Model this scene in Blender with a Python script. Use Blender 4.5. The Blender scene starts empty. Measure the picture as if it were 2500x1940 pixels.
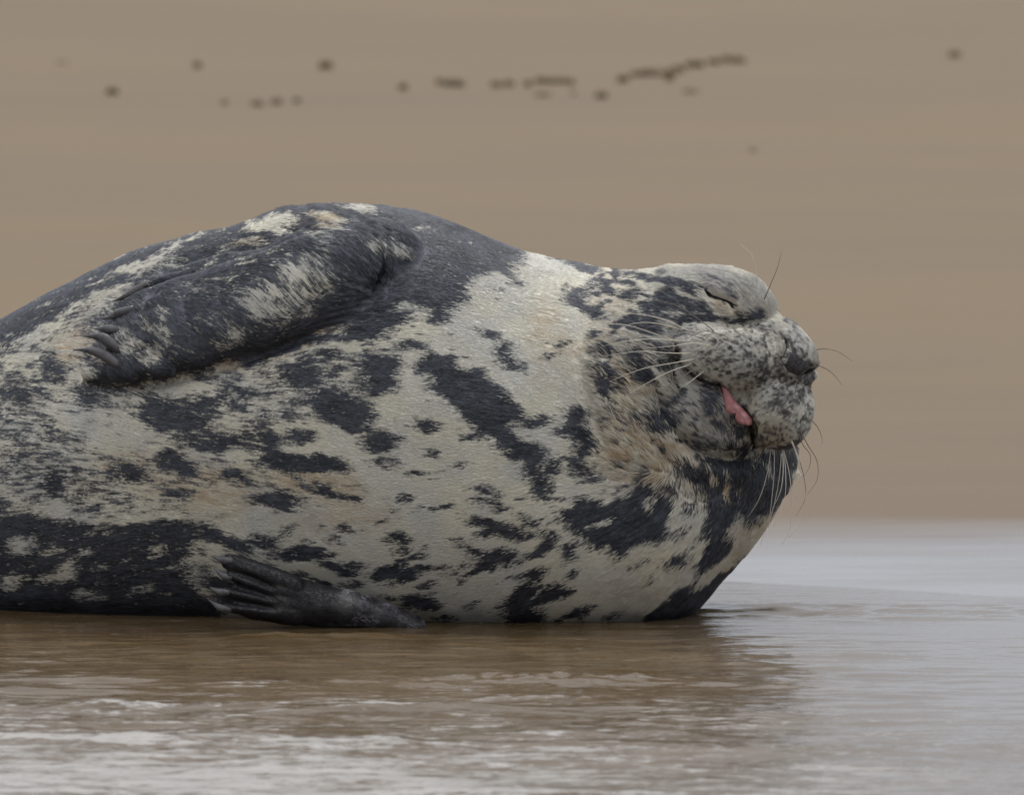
import bpy, math, random
import numpy as np
from mathutils import Vector
from mathutils.bvhtree import BVHTree

random.seed(7)
rng = np.random.default_rng(11)
scene = bpy.context.scene
COL = scene.collection

# ------------------------------------------------------------------ camera, world, sun, exposure
CAM_D, CAM_H, PITCH = 12.0, 1.25, math.radians(4.49)
FPX = 20400.0                                   # focal length in photo pixels (photo is 2500 wide)
cam_d = bpy.data.cameras.new('camera')
cam = bpy.data.objects.new('camera', cam_d)
COL.objects.link(cam)
cam.location = (0, -CAM_D, CAM_H)
cam.rotation_euler = (math.pi / 2 - PITCH, 0, 0)
cam_d.sensor_fit = 'HORIZONTAL'
cam_d.sensor_width = 36
cam_d.lens = FPX / 2500 * 36
cam_d.clip_start = 0.5
cam_d.clip_end = 3000
cam_d.dof.use_dof = True
cam_d.dof.focus_distance = 11.85
cam_d.dof.aperture_fstop = 9
scene.camera = cam

SUN_EL, SUN_AZ = 66.0, 25.0                    # degrees; azimuth clockwise from +Y
world = bpy.data.worlds.new('World')
scene.world = world
world.use_nodes = True
wn, wl = world.node_tree.nodes, world.node_tree.links
wn.clear()
sky = wn.new('ShaderNodeTexSky'); sky.sky_type = 'NISHITA'; sky.sun_disc = False
sky.sun_elevation = math.radians(SUN_EL); sky.sun_rotation = math.radians(SUN_AZ)
sky.air_density = 1.0; sky.dust_density = 4.0; sky.ozone_density = 1.0
hs = wn.new('ShaderNodeHueSaturation'); hs.inputs['Saturation'].default_value = 0.35
wl.new(sky.outputs[0], hs.inputs['Color'])
# cloud cover: even overcast, brighter overhead, soft cloud structure
tc = wn.new('ShaderNodeTexCoord')
sep = wn.new('ShaderNodeSeparateXYZ'); wl.new(tc.outputs['Generated'], sep.inputs[0])
ramp = wn.new('ShaderNodeValToRGB')
ramp.color_ramp.elements[0].position = 0.0; ramp.color_ramp.elements[0].color = (6.9, 7.4, 8.3, 1)
ramp.color_ramp.elements[1].position = 0.9; ramp.color_ramp.elements[1].color = (23.0, 23.3, 24.4, 1)
_e = ramp.color_ramp.elements.new(.3); _e.color = (8.0, 8.4, 9.2, 1)
wl.new(sep.outputs['Z'], ramp.inputs[0])
cn = wn.new('ShaderNodeTexNoise'); cn.inputs['Scale'].default_value = 3.0; cn.inputs['Detail'].default_value = 5
wmap = wn.new('ShaderNodeMapping'); wmap.inputs['Scale'].default_value = (1, 1, 3.5)
wl.new(tc.outputs['Generated'], wmap.inputs[0]); wl.new(wmap.outputs[0], cn.inputs['Vector'])
cr = wn.new('ShaderNodeMapRange'); cr.inputs['From Min'].default_value = .3; cr.inputs['From Max'].default_value = .7
cr.inputs['To Min'].default_value = .84; cr.inputs['To Max'].default_value = 1.14
wl.new(cn.outputs[0], cr.inputs[0])
cm = wn.new('ShaderNodeMix'); cm.data_type = 'RGBA'; cm.blend_type = 'MULTIPLY'; cm.inputs[0].default_value = 1
wl.new(ramp.outputs[0], cm.inputs[6]); wl.new(cr.outputs[0], cm.inputs[7])
mx = wn.new('ShaderNodeMix'); mx.data_type = 'RGBA'; mx.inputs[0].default_value = 0.82
wl.new(hs.outputs[0], mx.inputs[6]); wl.new(cm.outputs[2], mx.inputs[7])
bg = wn.new('ShaderNodeBackground'); bg.inputs['Strength'].default_value = 0.10
wl.new(mx.outputs[2], bg.inputs['Color'])
wo = wn.new('ShaderNodeOutputWorld'); wl.new(bg.outputs[0], wo.inputs[0])

sun_d = bpy.data.lights.new('sun', 'SUN'); sun_d.energy = 1.5; sun_d.angle = math.radians(18)
sun_d.color = (1.0, 0.965, 0.91)
sun = bpy.data.objects.new('sun', sun_d); COL.objects.link(sun)
_el, _az = math.radians(SUN_EL), math.radians(SUN_AZ)
sdir = Vector((math.sin(_az) * math.cos(_el), math.cos(_az) * math.cos(_el), math.sin(_el)))
sun.rotation_euler = sdir.to_track_quat('Z', 'Y').to_euler()
sun.location = sdir * 30

vs = scene.view_settings
scene.display_settings.display_device = 'sRGB'
vs.view_transform = 'Standard'; vs.look = 'None'; vs.exposure = -0.25; vs.gamma = 1
vs.use_curve_mapping = False
try:
    scene.cycles_curves.shape = 'RIBBONS'
except Exception:
    pass

# ------------------------------------------------------------------ measuring helpers
CP, SP = math.cos(PITCH), math.sin(PITCH)
def W(u, v, y):
    """world point at depth y that lies on the sight line measured at (u, v) on the photograph"""
    u = np.asarray(u, float); v = np.asarray(v, float); y = np.asarray(y, float)
    b = (970 - v) / FPX
    dy = CP + b * SP
    dz = -SP + b * CP
    t = (y + CAM_D) / dy
    return np.stack(np.broadcast_arrays((u - 1250) / FPX * t, y, CAM_H + dz * t), -1)
def UV(p):
    """side coordinates (u, v) of world points: used as the pattern coordinates of the coat"""
    x, y, z = p[:, 0], p[:, 1] + CAM_D, p[:, 2] - CAM_H
    d = y * CP - z * SP
    return 1250 + FPX * x / d, 970 - FPX * (y * SP + z * CP) / d
PX = 1 / 1700.0

def _h(ix, iy, iz):
    h = (ix * 374761393 + iy * 668265263 + iz * 2147483647 + 1274126177) & 0xFFFFFFFF
    h = ((h ^ (h >> 13)) * 1274126177) & 0xFFFFFFFF
    h = h ^ (h >> 16)
    return (h & 0xFFFF) / 32767.5 - 1.0
def noise(x, y, z=0.0):
    x, y, z = np.broadcast_arrays(np.asarray(x, float), np.asarray(y, float), np.asarray(z, float))
    fx, fy, fz = np.floor(x), np.floor(y), np.floor(z)
    ix, iy, iz = fx.astype(np.int64), fy.astype(np.int64), fz.astype(np.int64)
    tx, ty, tz = x - fx, y - fy, z - fz
    sx, sy, sz = [t * t * (3 - 2 * t) for t in (tx, ty, tz)]
    r = 0
    for a in (0, 1):
        wa = sx if a else 1 - sx
        for b in (0, 1):
            wb = sy if b else 1 - sy
            for c in (0, 1):
                r = r + wa * wb * (sz if c else 1 - sz) * _h(ix + a, iy + b, iz + c)
    return r
def fbm(x, y, z=0.0, o=4):
    r, a, s = 0, 1.0, 0
    for i in range(o):
        r = r + a * noise(x * 2 ** i + 17.3 * i, y * 2 ** i - 9.1 * i, z * 2 ** i); s += a; a *= .5
    return r / s * 1.5
def sstep(a, b, x):
    t = np.clip((x - a) / (b - a), 0, 1); return t * t * (3 - 2 * t)

# ------------------------------------------------------------------ materials
def mat(name):
    m = bpy.data.materials.new(name); m.use_nodes = True
    nt = m.node_tree; nt.nodes.clear()
    o = nt.nodes.new('ShaderNodeOutputMaterial'); p = nt.nodes.new('ShaderNodeBsdfPrincipled')
    nt.links.new(p.outputs[0], o.inputs[0])
    return m, nt, p
def setp(p, **k):
    for n, v in k.items():
        n = n.replace('_', ' ')
        if n in p.inputs: p.inputs[n].default_value = v
def nd(nt, t, **k):
    n = nt.nodes.new(t)
    for a, v in k.items():
        if a in n.inputs: n.inputs[a].default_value = v
        else: setattr(n, a, v)
    return n
def mapped_noise(nt, scale, sc=(1, 1, 1), detail=4, rough=.55):
    t = nd(nt, 'ShaderNodeNewGeometry')
    m = nd(nt, 'ShaderNodeMapping'); m.inputs['Scale'].default_value = sc
    nt.links.new(t.outputs['Position'], m.inputs[0])
    n = nd(nt, 'ShaderNodeTexNoise'); n.inputs['Scale'].default_value = scale
    n.inputs['Detail'].default_value = detail; n.inputs['Roughness'].default_value = rough
    nt.links.new(m.outputs[0], n.inputs['Vector'])
    return n
def maprange(nt, src, a, b, c, d):
    m = nd(nt, 'ShaderNodeMapRange')
    for i, v in enumerate((a, b, c, d)): m.inputs[i + 1].default_value = v
    nt.links.new(src, m.inputs[0]); return m.outputs[0]
def mixc(nt, fac, a, b, blend='MIX'):
    m = nd(nt, 'ShaderNodeMix', data_type='RGBA', blend_type=blend)
    for i, s in ((0, fac), (6, a), (7, b)):
        if isinstance(s, (int, float)): m.inputs[i].default_value = s
        elif isinstance(s, tuple): m.inputs[i].default_value = s + (1,)
        else: nt.links.new(s, m.inputs[i])
    return m.outputs[2]
def math_(nt, op, a, b=0.0):
    m = nd(nt, 'ShaderNodeMath', operation=op)
    for i, s in enumerate((a, b)):
        if isinstance(s, (int, float)): m.inputs[i].default_value = s
        else: nt.links.new(s, m.inputs[i])
    return m.outputs[0]
def bump(nt, p, h, strength, dist, normal=None):
    b = nd(nt, 'ShaderNodeBump'); b.inputs['Strength'].default_value = strength; b.inputs['Distance'].default_value = dist
    nt.links.new(h, b.inputs['Height'])
    if normal is not None: nt.links.new(normal, b.inputs['Normal'])
    nt.links.new(b.outputs[0], p.inputs['Normal']); return b.outputs[0]

# sand: dry beach that turns wet and mirror-like towards the water
M_sand, nt, p = mat('sand')
geo = nd(nt, 'ShaderNodeNewGeometry'); sp_ = nd(nt, 'ShaderNodeSeparateXYZ'); nt.links.new(geo.outputs['Position'], sp_.inputs[0])
n1 = mapped_noise(nt, 1.0, (.30, .42, 1), 7, .62)
n2 = mapped_noise(nt, 260, (1, 1, 1), 3, .7)
n3 = mapped_noise(nt, 1.0, (.25, 2.2, 1), 5, .6)
dry = mixc(nt, maprange(nt, n1.outputs[0], .35, .68, 0, 1), (.175, .125, .072), (.150, .114, .074))
dry = mixc(nt, maprange(nt, n3.outputs[0], .42, .7, 0, .35), dry, (.190, .134, .070))
dry = mixc(nt, maprange(nt, n2.outputs[0], .3, .75, 0, .35), dry, (.105, .075, .046))
ywob = math_(nt, 'ADD', sp_.outputs['Y'], maprange(nt, n3.outputs[0], .3, .7, -.14, .14))
wet = maprange(nt, ywob, .72, 1.38, 1, 0)
damp = maprange(nt, ywob, 1.2, 3.6, .6, 0)
colr = mixc(nt, damp, dry, (.140, .106, .078))
colr = mixc(nt, wet, colr, (.11, .088, .068))
nt.links.new(colr, p.inputs['Base Color'])
nt.links.new(maprange(nt, wet, 0, 1, .75, .22), p.inputs['Roughness'])
setp(p, IOR=1.33)
nt.links.new(math_(nt, 'MULTIPLY', wet, maprange(nt, mapped_noise(nt, 1.0, (1.6, 5.5, 1), 4).outputs[0], .40, .62, .98, .70)), p.inputs['Coat Weight'])
setp(p, Coat_Roughness=.09, Coat_IOR=1.36)
bh = math_(nt, 'ADD', n2.outputs[0], math_(nt, 'MULTIPLY', mapped_noise(nt, 9, (.5, 1.2, 1), 5).outputs[0], 4.0))
bump(nt, p, bh, .35, .004)

# water: shallow, silty, rippled
M_water, nt, p = mat('silty_water')
wc = mixc(nt, maprange(nt, mapped_noise(nt, 3.0, (.6, 2, 1), 4).outputs[0], .35, .65, 0, 1), (.066, .040, .014), (.100, .067, .034))
nt.links.new(wc, p.inputs['Base Color'])
setp(p, Roughness=.04, IOR=1.34)
geo = nd(nt, 'ShaderNodeNewGeometry'); sp_ = nd(nt, 'ShaderNodeSeparateXYZ'); nt.links.new(geo.outputs['Position'], sp_.inputs[0])
# lace of fine froth that also paints in sky glints, thicker away from the animal
wc = mixc(nt, maprange(nt, mapped_noise(nt, 1.0, (9, 75, 1), 5, .65).outputs[0], .42, .66, 0, .75), wc, (.135, .100, .064))  # streaks put the light and dark of fine ripples into the colour
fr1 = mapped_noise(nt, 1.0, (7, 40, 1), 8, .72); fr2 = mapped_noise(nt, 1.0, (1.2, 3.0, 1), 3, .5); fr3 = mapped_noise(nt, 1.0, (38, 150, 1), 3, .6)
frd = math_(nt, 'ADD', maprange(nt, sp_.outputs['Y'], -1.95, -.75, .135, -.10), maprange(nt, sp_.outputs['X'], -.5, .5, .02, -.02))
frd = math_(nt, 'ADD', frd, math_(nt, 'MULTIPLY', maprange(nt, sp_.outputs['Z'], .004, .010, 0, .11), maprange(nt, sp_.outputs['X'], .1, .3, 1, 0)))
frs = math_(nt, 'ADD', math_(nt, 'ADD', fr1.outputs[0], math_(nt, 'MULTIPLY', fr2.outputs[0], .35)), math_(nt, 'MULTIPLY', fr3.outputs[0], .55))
froth_glint = maprange(nt, math_(nt, 'ADD', frs, frd), 1.02, 1.12, 0, 1)
wc2 = mixc(nt, math_(nt, 'MULTIPLY', froth_glint, .8), wc, (.37, .355, .335))
wc2 = mixc(nt, maprange(nt, sp_.outputs['X'], .18, .6, 0, .8), wc2, (.17, .155, .14))  # paler to the right: shallower water, and sky reflection put into the colour
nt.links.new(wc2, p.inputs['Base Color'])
nt.links.new(maprange(nt, froth_glint, 0, 1, .03, .28), p.inputs['Roughness'])
r1 = mapped_noise(nt, 1.0, (50, 150, 1), 3, .55)
bump(nt, p, math_(nt, 'ADD', math_(nt, 'MULTIPLY', r1.outputs[0], maprange(nt, sp_.outputs['X'], .3, .75, 1, .3)), math_(nt, 'MULTIPLY', froth_glint, .5)), .6, .0015)

M_foam, nt, p = mat('foam')
fc = mixc(nt, maprange(nt, mapped_noise(nt, 160, (1, 1, 1), 3).outputs[0], .35, .65, 0, 1), (.42, .38, .33), (.68, .66, .63))
nt.links.new(fc, p.inputs['Base Color']); setp(p, Roughness=.35, IOR=1.33)
bump(nt, p, mapped_noise(nt, 220, (1, 1, 1), 3).outputs[0], .6, .003)

def coat_material(name, rough, spec, hair):
    m, nt, p = mat(name)
    a = nd(nt, 'ShaderNodeAttribute', attribute_name='coat_colour', attribute_type='GEOMETRY')
    nt.links.new(a.outputs['Color'], p.inputs['Base Color'])
    setp(p, Roughness=rough, IOR=1.5); p.inputs['Specular IOR Level'].default_value = spec
    if hair:
        sn = nd(nt, 'ShaderNodeAttribute', attribute_name='lie_normal', attribute_type='GEOMETRY')
        gg = nd(nt, 'ShaderNodeNewGeometry')
        mv = nd(nt, 'ShaderNodeMix', data_type='VECTOR'); mv.inputs[0].default_value = .72
        nt.links.new(gg.outputs['Normal'], mv.inputs[4]); nt.links.new(sn.outputs['Vector'], mv.inputs[5])
        vn = nd(nt, 'ShaderNodeVectorMath', operation='NORMALIZE'); nt.links.new(mv.outputs[1], vn.inputs[0])
        nt.links.new(vn.outputs[0], p.inputs['Normal'])
    if not hair:
        bump(nt, p, mapped_noise(nt, 380, (1, 1, 1), 3).outputs[0], .15, .001)
    return m
M_skin = coat_material('seal_skin', .38, .45, False)
M_fur = coat_material('seal_fur', .5, .25, True)

M_claw, nt, p = mat('claw_horn')
cc = mixc(nt, maprange(nt, mapped_noise(nt, 60, (1, 1, 1), 3).outputs[0], .35, .65, 0, 1), (.032, .031, .036), (.085, .08, .08))
nt.links.new(cc, p.inputs['Base Color']); setp(p, Roughness=.33)
bump(nt, p, mapped_noise(nt, 300, (1, 1, 1), 2).outputs[0], .2, .001)
M_tongue, nt, p = mat('tongue')
cc = mixc(nt, maprange(nt, mapped_noise(nt, 120, (1, 1, 1), 3).outputs[0], .35, .65, 0, 1), (.40, .16, .165), (.47, .22, .22))
nt.links.new(cc, p.inputs['Base Color'])
setp(p, Roughness=.3, Subsurface_Weight=.15, Subsurface_Scale=.004)
bump(nt, p, mapped_noise(nt, 420, (1, 1, 1), 3).outputs[0], .5, .0015)
M_nose, nt, p = mat('nose_leather')
cc = mixc(nt, maprange(nt, mapped_noise(nt, 200, (1, 1, 1), 3).outputs[0], .4, .65, 0, 1), (.020, .019, .020), (.055, .052, .053))
nt.links.new(cc, p.inputs['Base Color']); setp(p, Roughness=.6); p.inputs['Specular IOR Level'].default_value = .3
bump(nt, p, mapped_noise(nt, 500, (1, 1, 1), 3).outputs[0], .6, .0015)
M_dark, nt, p = mat('dark_wet_skin_slit_shade'); setp(p, Base_Color=(.010, .008, .008, 1), Roughness=.7); p.inputs['Specular IOR Level'].default_value = .15
M_whisk, nt, p = mat('whisker_pale'); setp(p, Base_Color=(.55, .50, .40, 1), Roughness=.35)
M_whiskd, nt, p = mat('whisker_brown'); setp(p, Base_Color=(.14, .11, .085, 1), Roughness=.35)
M_weed, nt, p = mat('dried_weed')
cc = mixc(nt, maprange(nt, mapped_noise(nt, 40, (1, 1, 1), 3).outputs[0], .35, .65, 0, 1), (.115, .078, .034), (.17, .12, .060))
nt.links.new(cc, p.inputs['Base Color']); setp(p, Roughness=.6)

# ------------------------------------------------------------------ object helpers
def mesh_obj(name, verts, faces, m, parent=None, smooth=True):
    me = bpy.data.meshes.new(name)
    me.from_pydata([tuple(map(float, q)) for q in verts], [], [tuple(map(int, f)) for f in faces])
    me.materials.append(m)
    if smooth: me.polygons.foreach_set('use_smooth', [True] * len(me.polygons))
    me.update()
    o = bpy.data.objects.new(name, me); COL.objects.link(o)
    if parent is not None: o.parent = parent
    return o
def grid_mesh(name, X, Y, Z, m):
    ny, nx = X.shape
    me = bpy.data.meshes.new(name)
    co = np.stack([X, Y, Z], -1).reshape(-1, 3).astype(np.float32)
    i = np.arange(nx * ny).reshape(ny, nx)
    q = np.stack([i[:-1, :-1], i[:-1, 1:], i[1:, 1:], i[1:, :-1]], -1).reshape(-1, 4).astype(np.int32)
    me.vertices.add(len(co)); me.vertices.foreach_set('co', co.ravel())
    me.loops.add(q.size); me.loops.foreach_set('vertex_index', q.ravel())
    me.polygons.add(len(q)); me.polygons.foreach_set('loop_start', np.arange(0, q.size, 4, dtype=np.int32))
    me.update(calc_edges=True)
    me.polygons.foreach_set('use_smooth', np.ones(len(q), bool))
    me.materials.append(m)
    o = bpy.data.objects.new(name, me); COL.objects.link(o)
    return o
def axis(segs):
    """segs: (start, stop, step) pieces joined into one increasing coordinate list"""
    out = []
    for a, b, s in segs:
        n = max(1, int(round((b - a) / s)))
        out += list(np.linspace(a, b, n, endpoint=False))
    out.append(segs[-1][1]); return np.array(out)
def tag(o, label, cat, group=None, kind=None):
    if label: o['label'] = label
    if cat: o['category'] = cat
    if group: o['group'] = group
    if kind: o['kind'] = kind

# ------------------------------------------------------------------ the setting
def shore(x):
    return .47 - .36 * sstep(.1, 1.0, x) + .03 * np.sin(x * 5.1 + 1) + .02 * np.sin(x * 13.3)
def sand_z(x, y):
    y0 = shore(x)
    d = y - y0
    z = np.where(d < 0, np.maximum(d * .12, -.35 + 0 * d), d * .011)
    z = z + np.clip(y - 1.6, 0, 60) * .012
    z = z + np.clip(y - 60, 0, 200) * .01
    far = sstep(1.2, 4, y)
    z = z + far * (.012 * fbm(x * .35, y * .5, 3.0, 3) + .004 * fbm(x * 2.2, y * 2.2, 8.0, 3))
    near = sstep(.25, .6, y) * (1 - far)
    z = z + near * .0012 * fbm(x * 2.0, y * 9, 1.0, 3)
    return z
xs = axis([(-900, -60, 60), (-60, -8, 4), (-8, -1.6, .25), (-1.6, 1.6, .02), (1.6, 8, .25), (8, 60, 4), (60, 900, 60)])
ys = axis([(-90, -8, 8), (-8, -1, .5), (-1, 3, .02), (3, 12, .08), (12, 40, .35), (40, 200, 8), (200, 1500, 100)])
X, Y = np.meshgrid(xs, ys)
sand = grid_mesh('sand', X, Y, sand_z(X, Y), M_sand)
tag(sand, None, None, kind='structure')

xs = axis([(-900, -60, 60), (-60, -4, 4), (-4, -1.0, .1), (-1.0, 1.05, .0065), (1.05, 4, .1), (4, 60, 4), (60, 900, 60)])
ys = axis([(-900, -60, 60), (-60, -8, 4), (-8, -3, .1), (-3, .62, .005)])
X, Y = np.meshgrid(xs, ys)
def water_z(X, Y):
    near = (np.abs(X) < 4.2) & (Y > -8.2)
    Z = np.zeros_like(X)
    x, y = X[near], Y[near]
    wx = x + .06 * noise(x * 3, y * 3, 1)
    swell = sstep(-.25, -1.1, y)
    calm = .40 + .60 * swell
    right = sstep(.15, .5, x) * sstep(-.5, 0, y)
    leftside = sstep(.8, .3, x)
    z = calm * (.0040 * fbm(wx * 2.2, y * 6 + wx * .8, 1.3, 3) + .0040 * fbm(wx * 6, y * 26, 5.1, 3) * (.3 + .7 * leftside))
    z += right * (.012 * fbm(x * 10, y * 24, 9.4, 4)) * np.exp(-((y + .02) / .12) ** 2)
    z *= 1 - .5 * sstep(.3, .7, x) * sstep(-1.2, -.4, y)
    z += .0024 * fbm(wx * 12, y * 46, 7.7, 3) * sstep(-.2, -.5, y) * (.4 + .6 * leftside)
    # low crests running in towards the animal
    for cx, cy, lx, ly, a, sl in ((.02, -.92, .30, .050, .011, .10), (-.40, -1.22, .38, .032, .008, -.06), (.42, -.62, .16, .03, .006, .05),
                                  (-.55, -1.6, .5, .04, .009, .02), (.5, -1.7, .6, .045, .008, -.03), (-.25, -.36, .22, .02, .007, .03)):
        dx = x - cx; dy = y - cy - sl * dx - .015 * noise(x * 9, y * 2, 3)
        z += a * np.exp(-(dx / lx) ** 2 - (dy / ly) ** 2) * (1 + .35 * noise(x * 30, y * 40, 2) + .16 * fbm(x * 60, y * 100, 4, 2))
    Z[near] = z
    return Z
water = grid_mesh('water', X, Y, water_z(X, Y), M_water)
tag(water, None, None, kind='structure')

# ------------------------------------------------------------------ seal: volumes
def spl(table, q):
    t = np.array(table, float); q = np.asarray(q, float)
    x = t[:, 0]
    out = []
    for k in range(1, t.shape[1]):
        y = t[:, k]
        m = np.gradient(y, x)
        i = np.clip(np.searchsorted(x, q) - 1, 0, len(x) - 2)
        h = x[i + 1] - x[i]; s = np.clip((q - x[i]) / h, 0, 1)
        d = np.diff(y) / np.diff(x)
        # limit tangents (monotone-ish)
        r = (2 * s ** 3 - 3 * s ** 2 + 1) * y[i] + (s ** 3 - 2 * s ** 2 + s) * h * m[i] + (-2 * s ** 3 + 3 * s ** 2) * y[i + 1] + (s ** 3 - s ** 2) * h * m[i + 1]
        out.append(r)
    return out
# u, top v, bottom v, centre y, half depth
TORSO = [
 (-1250, 1395, 1480, .42, .035), (-1100, 1330, 1520, .40, .075), (-850, 1210, 1540, .36, .12), (-550, 1060, 1545, .30, .165), (-250, 905, 1545, .24, .205),
 (0, 782, 1550, .18, .235), (116, 719, 1550, .155, .245), (240, 656, 1552, .135, .255), (343, 612, 1556, .12, .262), (458, 578, 1560, .105, .27),
 (572, 553, 1562, .09, .275), (687, 517, 1562, .075, .28), (801, 501, 1562, .06, .282), (900, 502, 1562, .05, .284), (1000, 515, 1562, .04, .286), (1099, 544, 1562, .03, .286),
 (1180, 577, 1562, .025, .284), (1259, 609, 1562, .02, .28), (1339, 630, 1562, .015, .272), (1431, 648, 1560, .01, .26), (1522, 670, 1556, .005, .245),
 (1600, 705, 1540, .0, .228), (1680, 760, 1500, .0, .205), (1770, 830, 1404, .0, .175), (1840, 900, 1320, .0, .145), (1890, 970, 1246, .0, .11), (1925, 1050, 1165, .0, .06), (1938, 1095, 1125, 0, .02)]
T = np.array(TORSO)
_u = T[:, 0]
_Pt = W(T[:, 0], T[:, 1], T[:, 3]); _Pb = W(T[:, 0], T[:, 2], T[:, 3])
TX = np.stack([_Pt[:, 0], _Pt[:, 2], _Pb[:, 2], T[:, 3], T[:, 4]], 1)
def torso_params(x):
    return spl(TX, np.clip(x, TX[0, 0], TX[-1, 0]))
def d_torso(p):
    zt, zb, yc, w = torso_params(p[:, 0])
    zc, h = (zt + zb) / 2, (zt - zb) / 2
    a = np.abs(p[:, 1] - yc) / w; b = np.abs(p[:, 2] - zc) / h
    e = np.where(p[:, 2] < zc, 2.5, 2.1)
    r = (a ** e + b ** e) ** (1 / e)
    k = np.sqrt((a * 1) ** 2 + (b * 1) ** 2) + 1e-6
    # local radius along this direction
    loc = np.sqrt((p[:, 1] - yc) ** 2 + (p[:, 2] - zc) ** 2) / np.maximum(r, 1e-6)
    d = (r - 1) * np.minimum(loc, .3)
    over = np.maximum(p[:, 0] - TX[-1, 0], TX[0, 0] - p[:, 0])
    return np.where(over > 0, np.sqrt(np.maximum(d, 0) ** 2 + over ** 2) , d * .85)

def torso_front(u, v):
    """y of the camera-side torso surface at (u, v)"""
    y = -.2 * np.ones_like(np.asarray(u, float))
    for _ in range(6):
        P = W(u, v, y)
        zt, zb, yc, w = torso_params(P[..., 0])
        zc, h = (zt + zb) / 2, (zt - zb) / 2
        b = np.clip(np.abs(P[..., 2] - zc) / h, 0, .995)
        e = np.where(P[..., 2] < zc, 2.5, 2.1)
        y = yc - w * (1 - b ** e) ** (1 / e)
    return y

def rotmat(roll, yaw=0, tilt=0):
    # roll: clockwise in the picture plane (about y); yaw about z; tilt about x
    cr, sr = math.cos(math.radians(roll)), math.sin(math.radians(roll))
    R = np.array([[cr, 0, sr], [0, 1, 0], [-sr, 0, cr]])
    cy, sy = math.cos(math.radians(yaw)), math.sin(math.radians(yaw))
    Rz = np.array([[cy, -sy, 0], [sy, cy, 0], [0, 0, 1]])
    ct, st = math.cos(math.radians(tilt)), math.sin(math.radians(tilt))
    Rx = np.array([[1, 0, 0], [0, ct, -st], [0, st, ct]])
    return R @ Rz @ Rx
ELL = []   # (centre, radii(x,y,z), R, k)
def ell(u, v, y, rx, ry, rz, roll=0, yaw=0, k=.02):
    ELL.append((W(u, v, y), np.array([rx * PX, ry, rz * PX]), rotmat(roll, yaw), k))
ell(1590, 885, -.045, 205, .145, 198, 0, 0, .05)       # back of the head and neck
ell(1690, 795, -.070, 178, .112, 138, 6, 0, .035)      # cranium
ell(1785, 770, -.104, 118, .080, 98, 22, 0, .03)       # brow
ell(1735, 985, -.125, 128, .092, 122, 25, 0, .03)      # lower jaw
ell(1885, 875, -.140, 108, .080, 92, 30, 0, .012)      # bridge of the muzzle
ell(1780, 870, -.196, 130, .058, 76, 12, 8, .008)      # upper whisker pad
ell(1902, 992, -.172, 82, .066, 102, -8, -8, .012)     # lower whisker pad
ell(1930, 885, -.178, 58, .058, 62, 30, -10, .012)     # nose block
def d_ell(p, c, r, R):
    q = (p - c) @ R
    a = np.linalg.norm(q / r, axis=1); b = np.linalg.norm(q / (r * r), axis=1) + 1e-9
    return (a - 1) * a / b

CHAIN = []  # list of chains: (pts Nx3, hw N, th N, normal axis, k)
def chain(pts, n, k):
    """pts: u, v, y, half width px, half thickness m"""
    P = np.array([W(a[0], a[1], a[2]) for a in pts])
    n = np.array(n, float); n /= np.linalg.norm(n)
    CHAIN.append((P, np.array([a[3] * PX for a in pts]), np.array([a[4] for a in pts]), n, k))
TAU = math.radians(26)
NF = (-.05, -math.cos(TAU), math.sin(TAU))
tf = lambda u, v, lift: float(torso_front(u, v)) - lift
chain([(930, 655, tf(930, 655, -.045), 120, .060), (800, 690, tf(800, 690, -.012), 126, .060), (680, 728, tf(680, 728, .012), 120, .048),
       (560, 757, tf(560, 757, .020), 118, .038), (470, 785, tf(470, 785, .021), 121, .031), (392, 812, tf(392, 812, .019), 120, .023)], NF, .006)
CLAW_UP = [  # base u,v -> tip u,v, width px, bend (px, towards below)
 ((342, 700), (274, 736), 11.5, 5), ((308, 756), (244, 779), 11.5, 5), ((276, 804), (232, 802), 12, 0),
 ((270, 848), (202, 821), 14.5, -15), ((266, 886), (178, 854), 13.5, -16)]
for (bu, bv), (tu, tv), wpx, bend in CLAW_UP:      # toes leading into the claws
    iu, iv = bu + (bu - tu) * .9 + 14, bv + (bv - tv) * .5
    chain([(iu + 45, iv, tf(iu + 45, iv, .026), 24, .016), (bu + 10, bv, tf(bu + 10, bv, .014), 16, .012)], NF, .004)
chain([(320, 895, tf(320, 895, .020), 46, .022), (226, 913, tf(226, 913, .008), 24, .014)], NF, .005)
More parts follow.
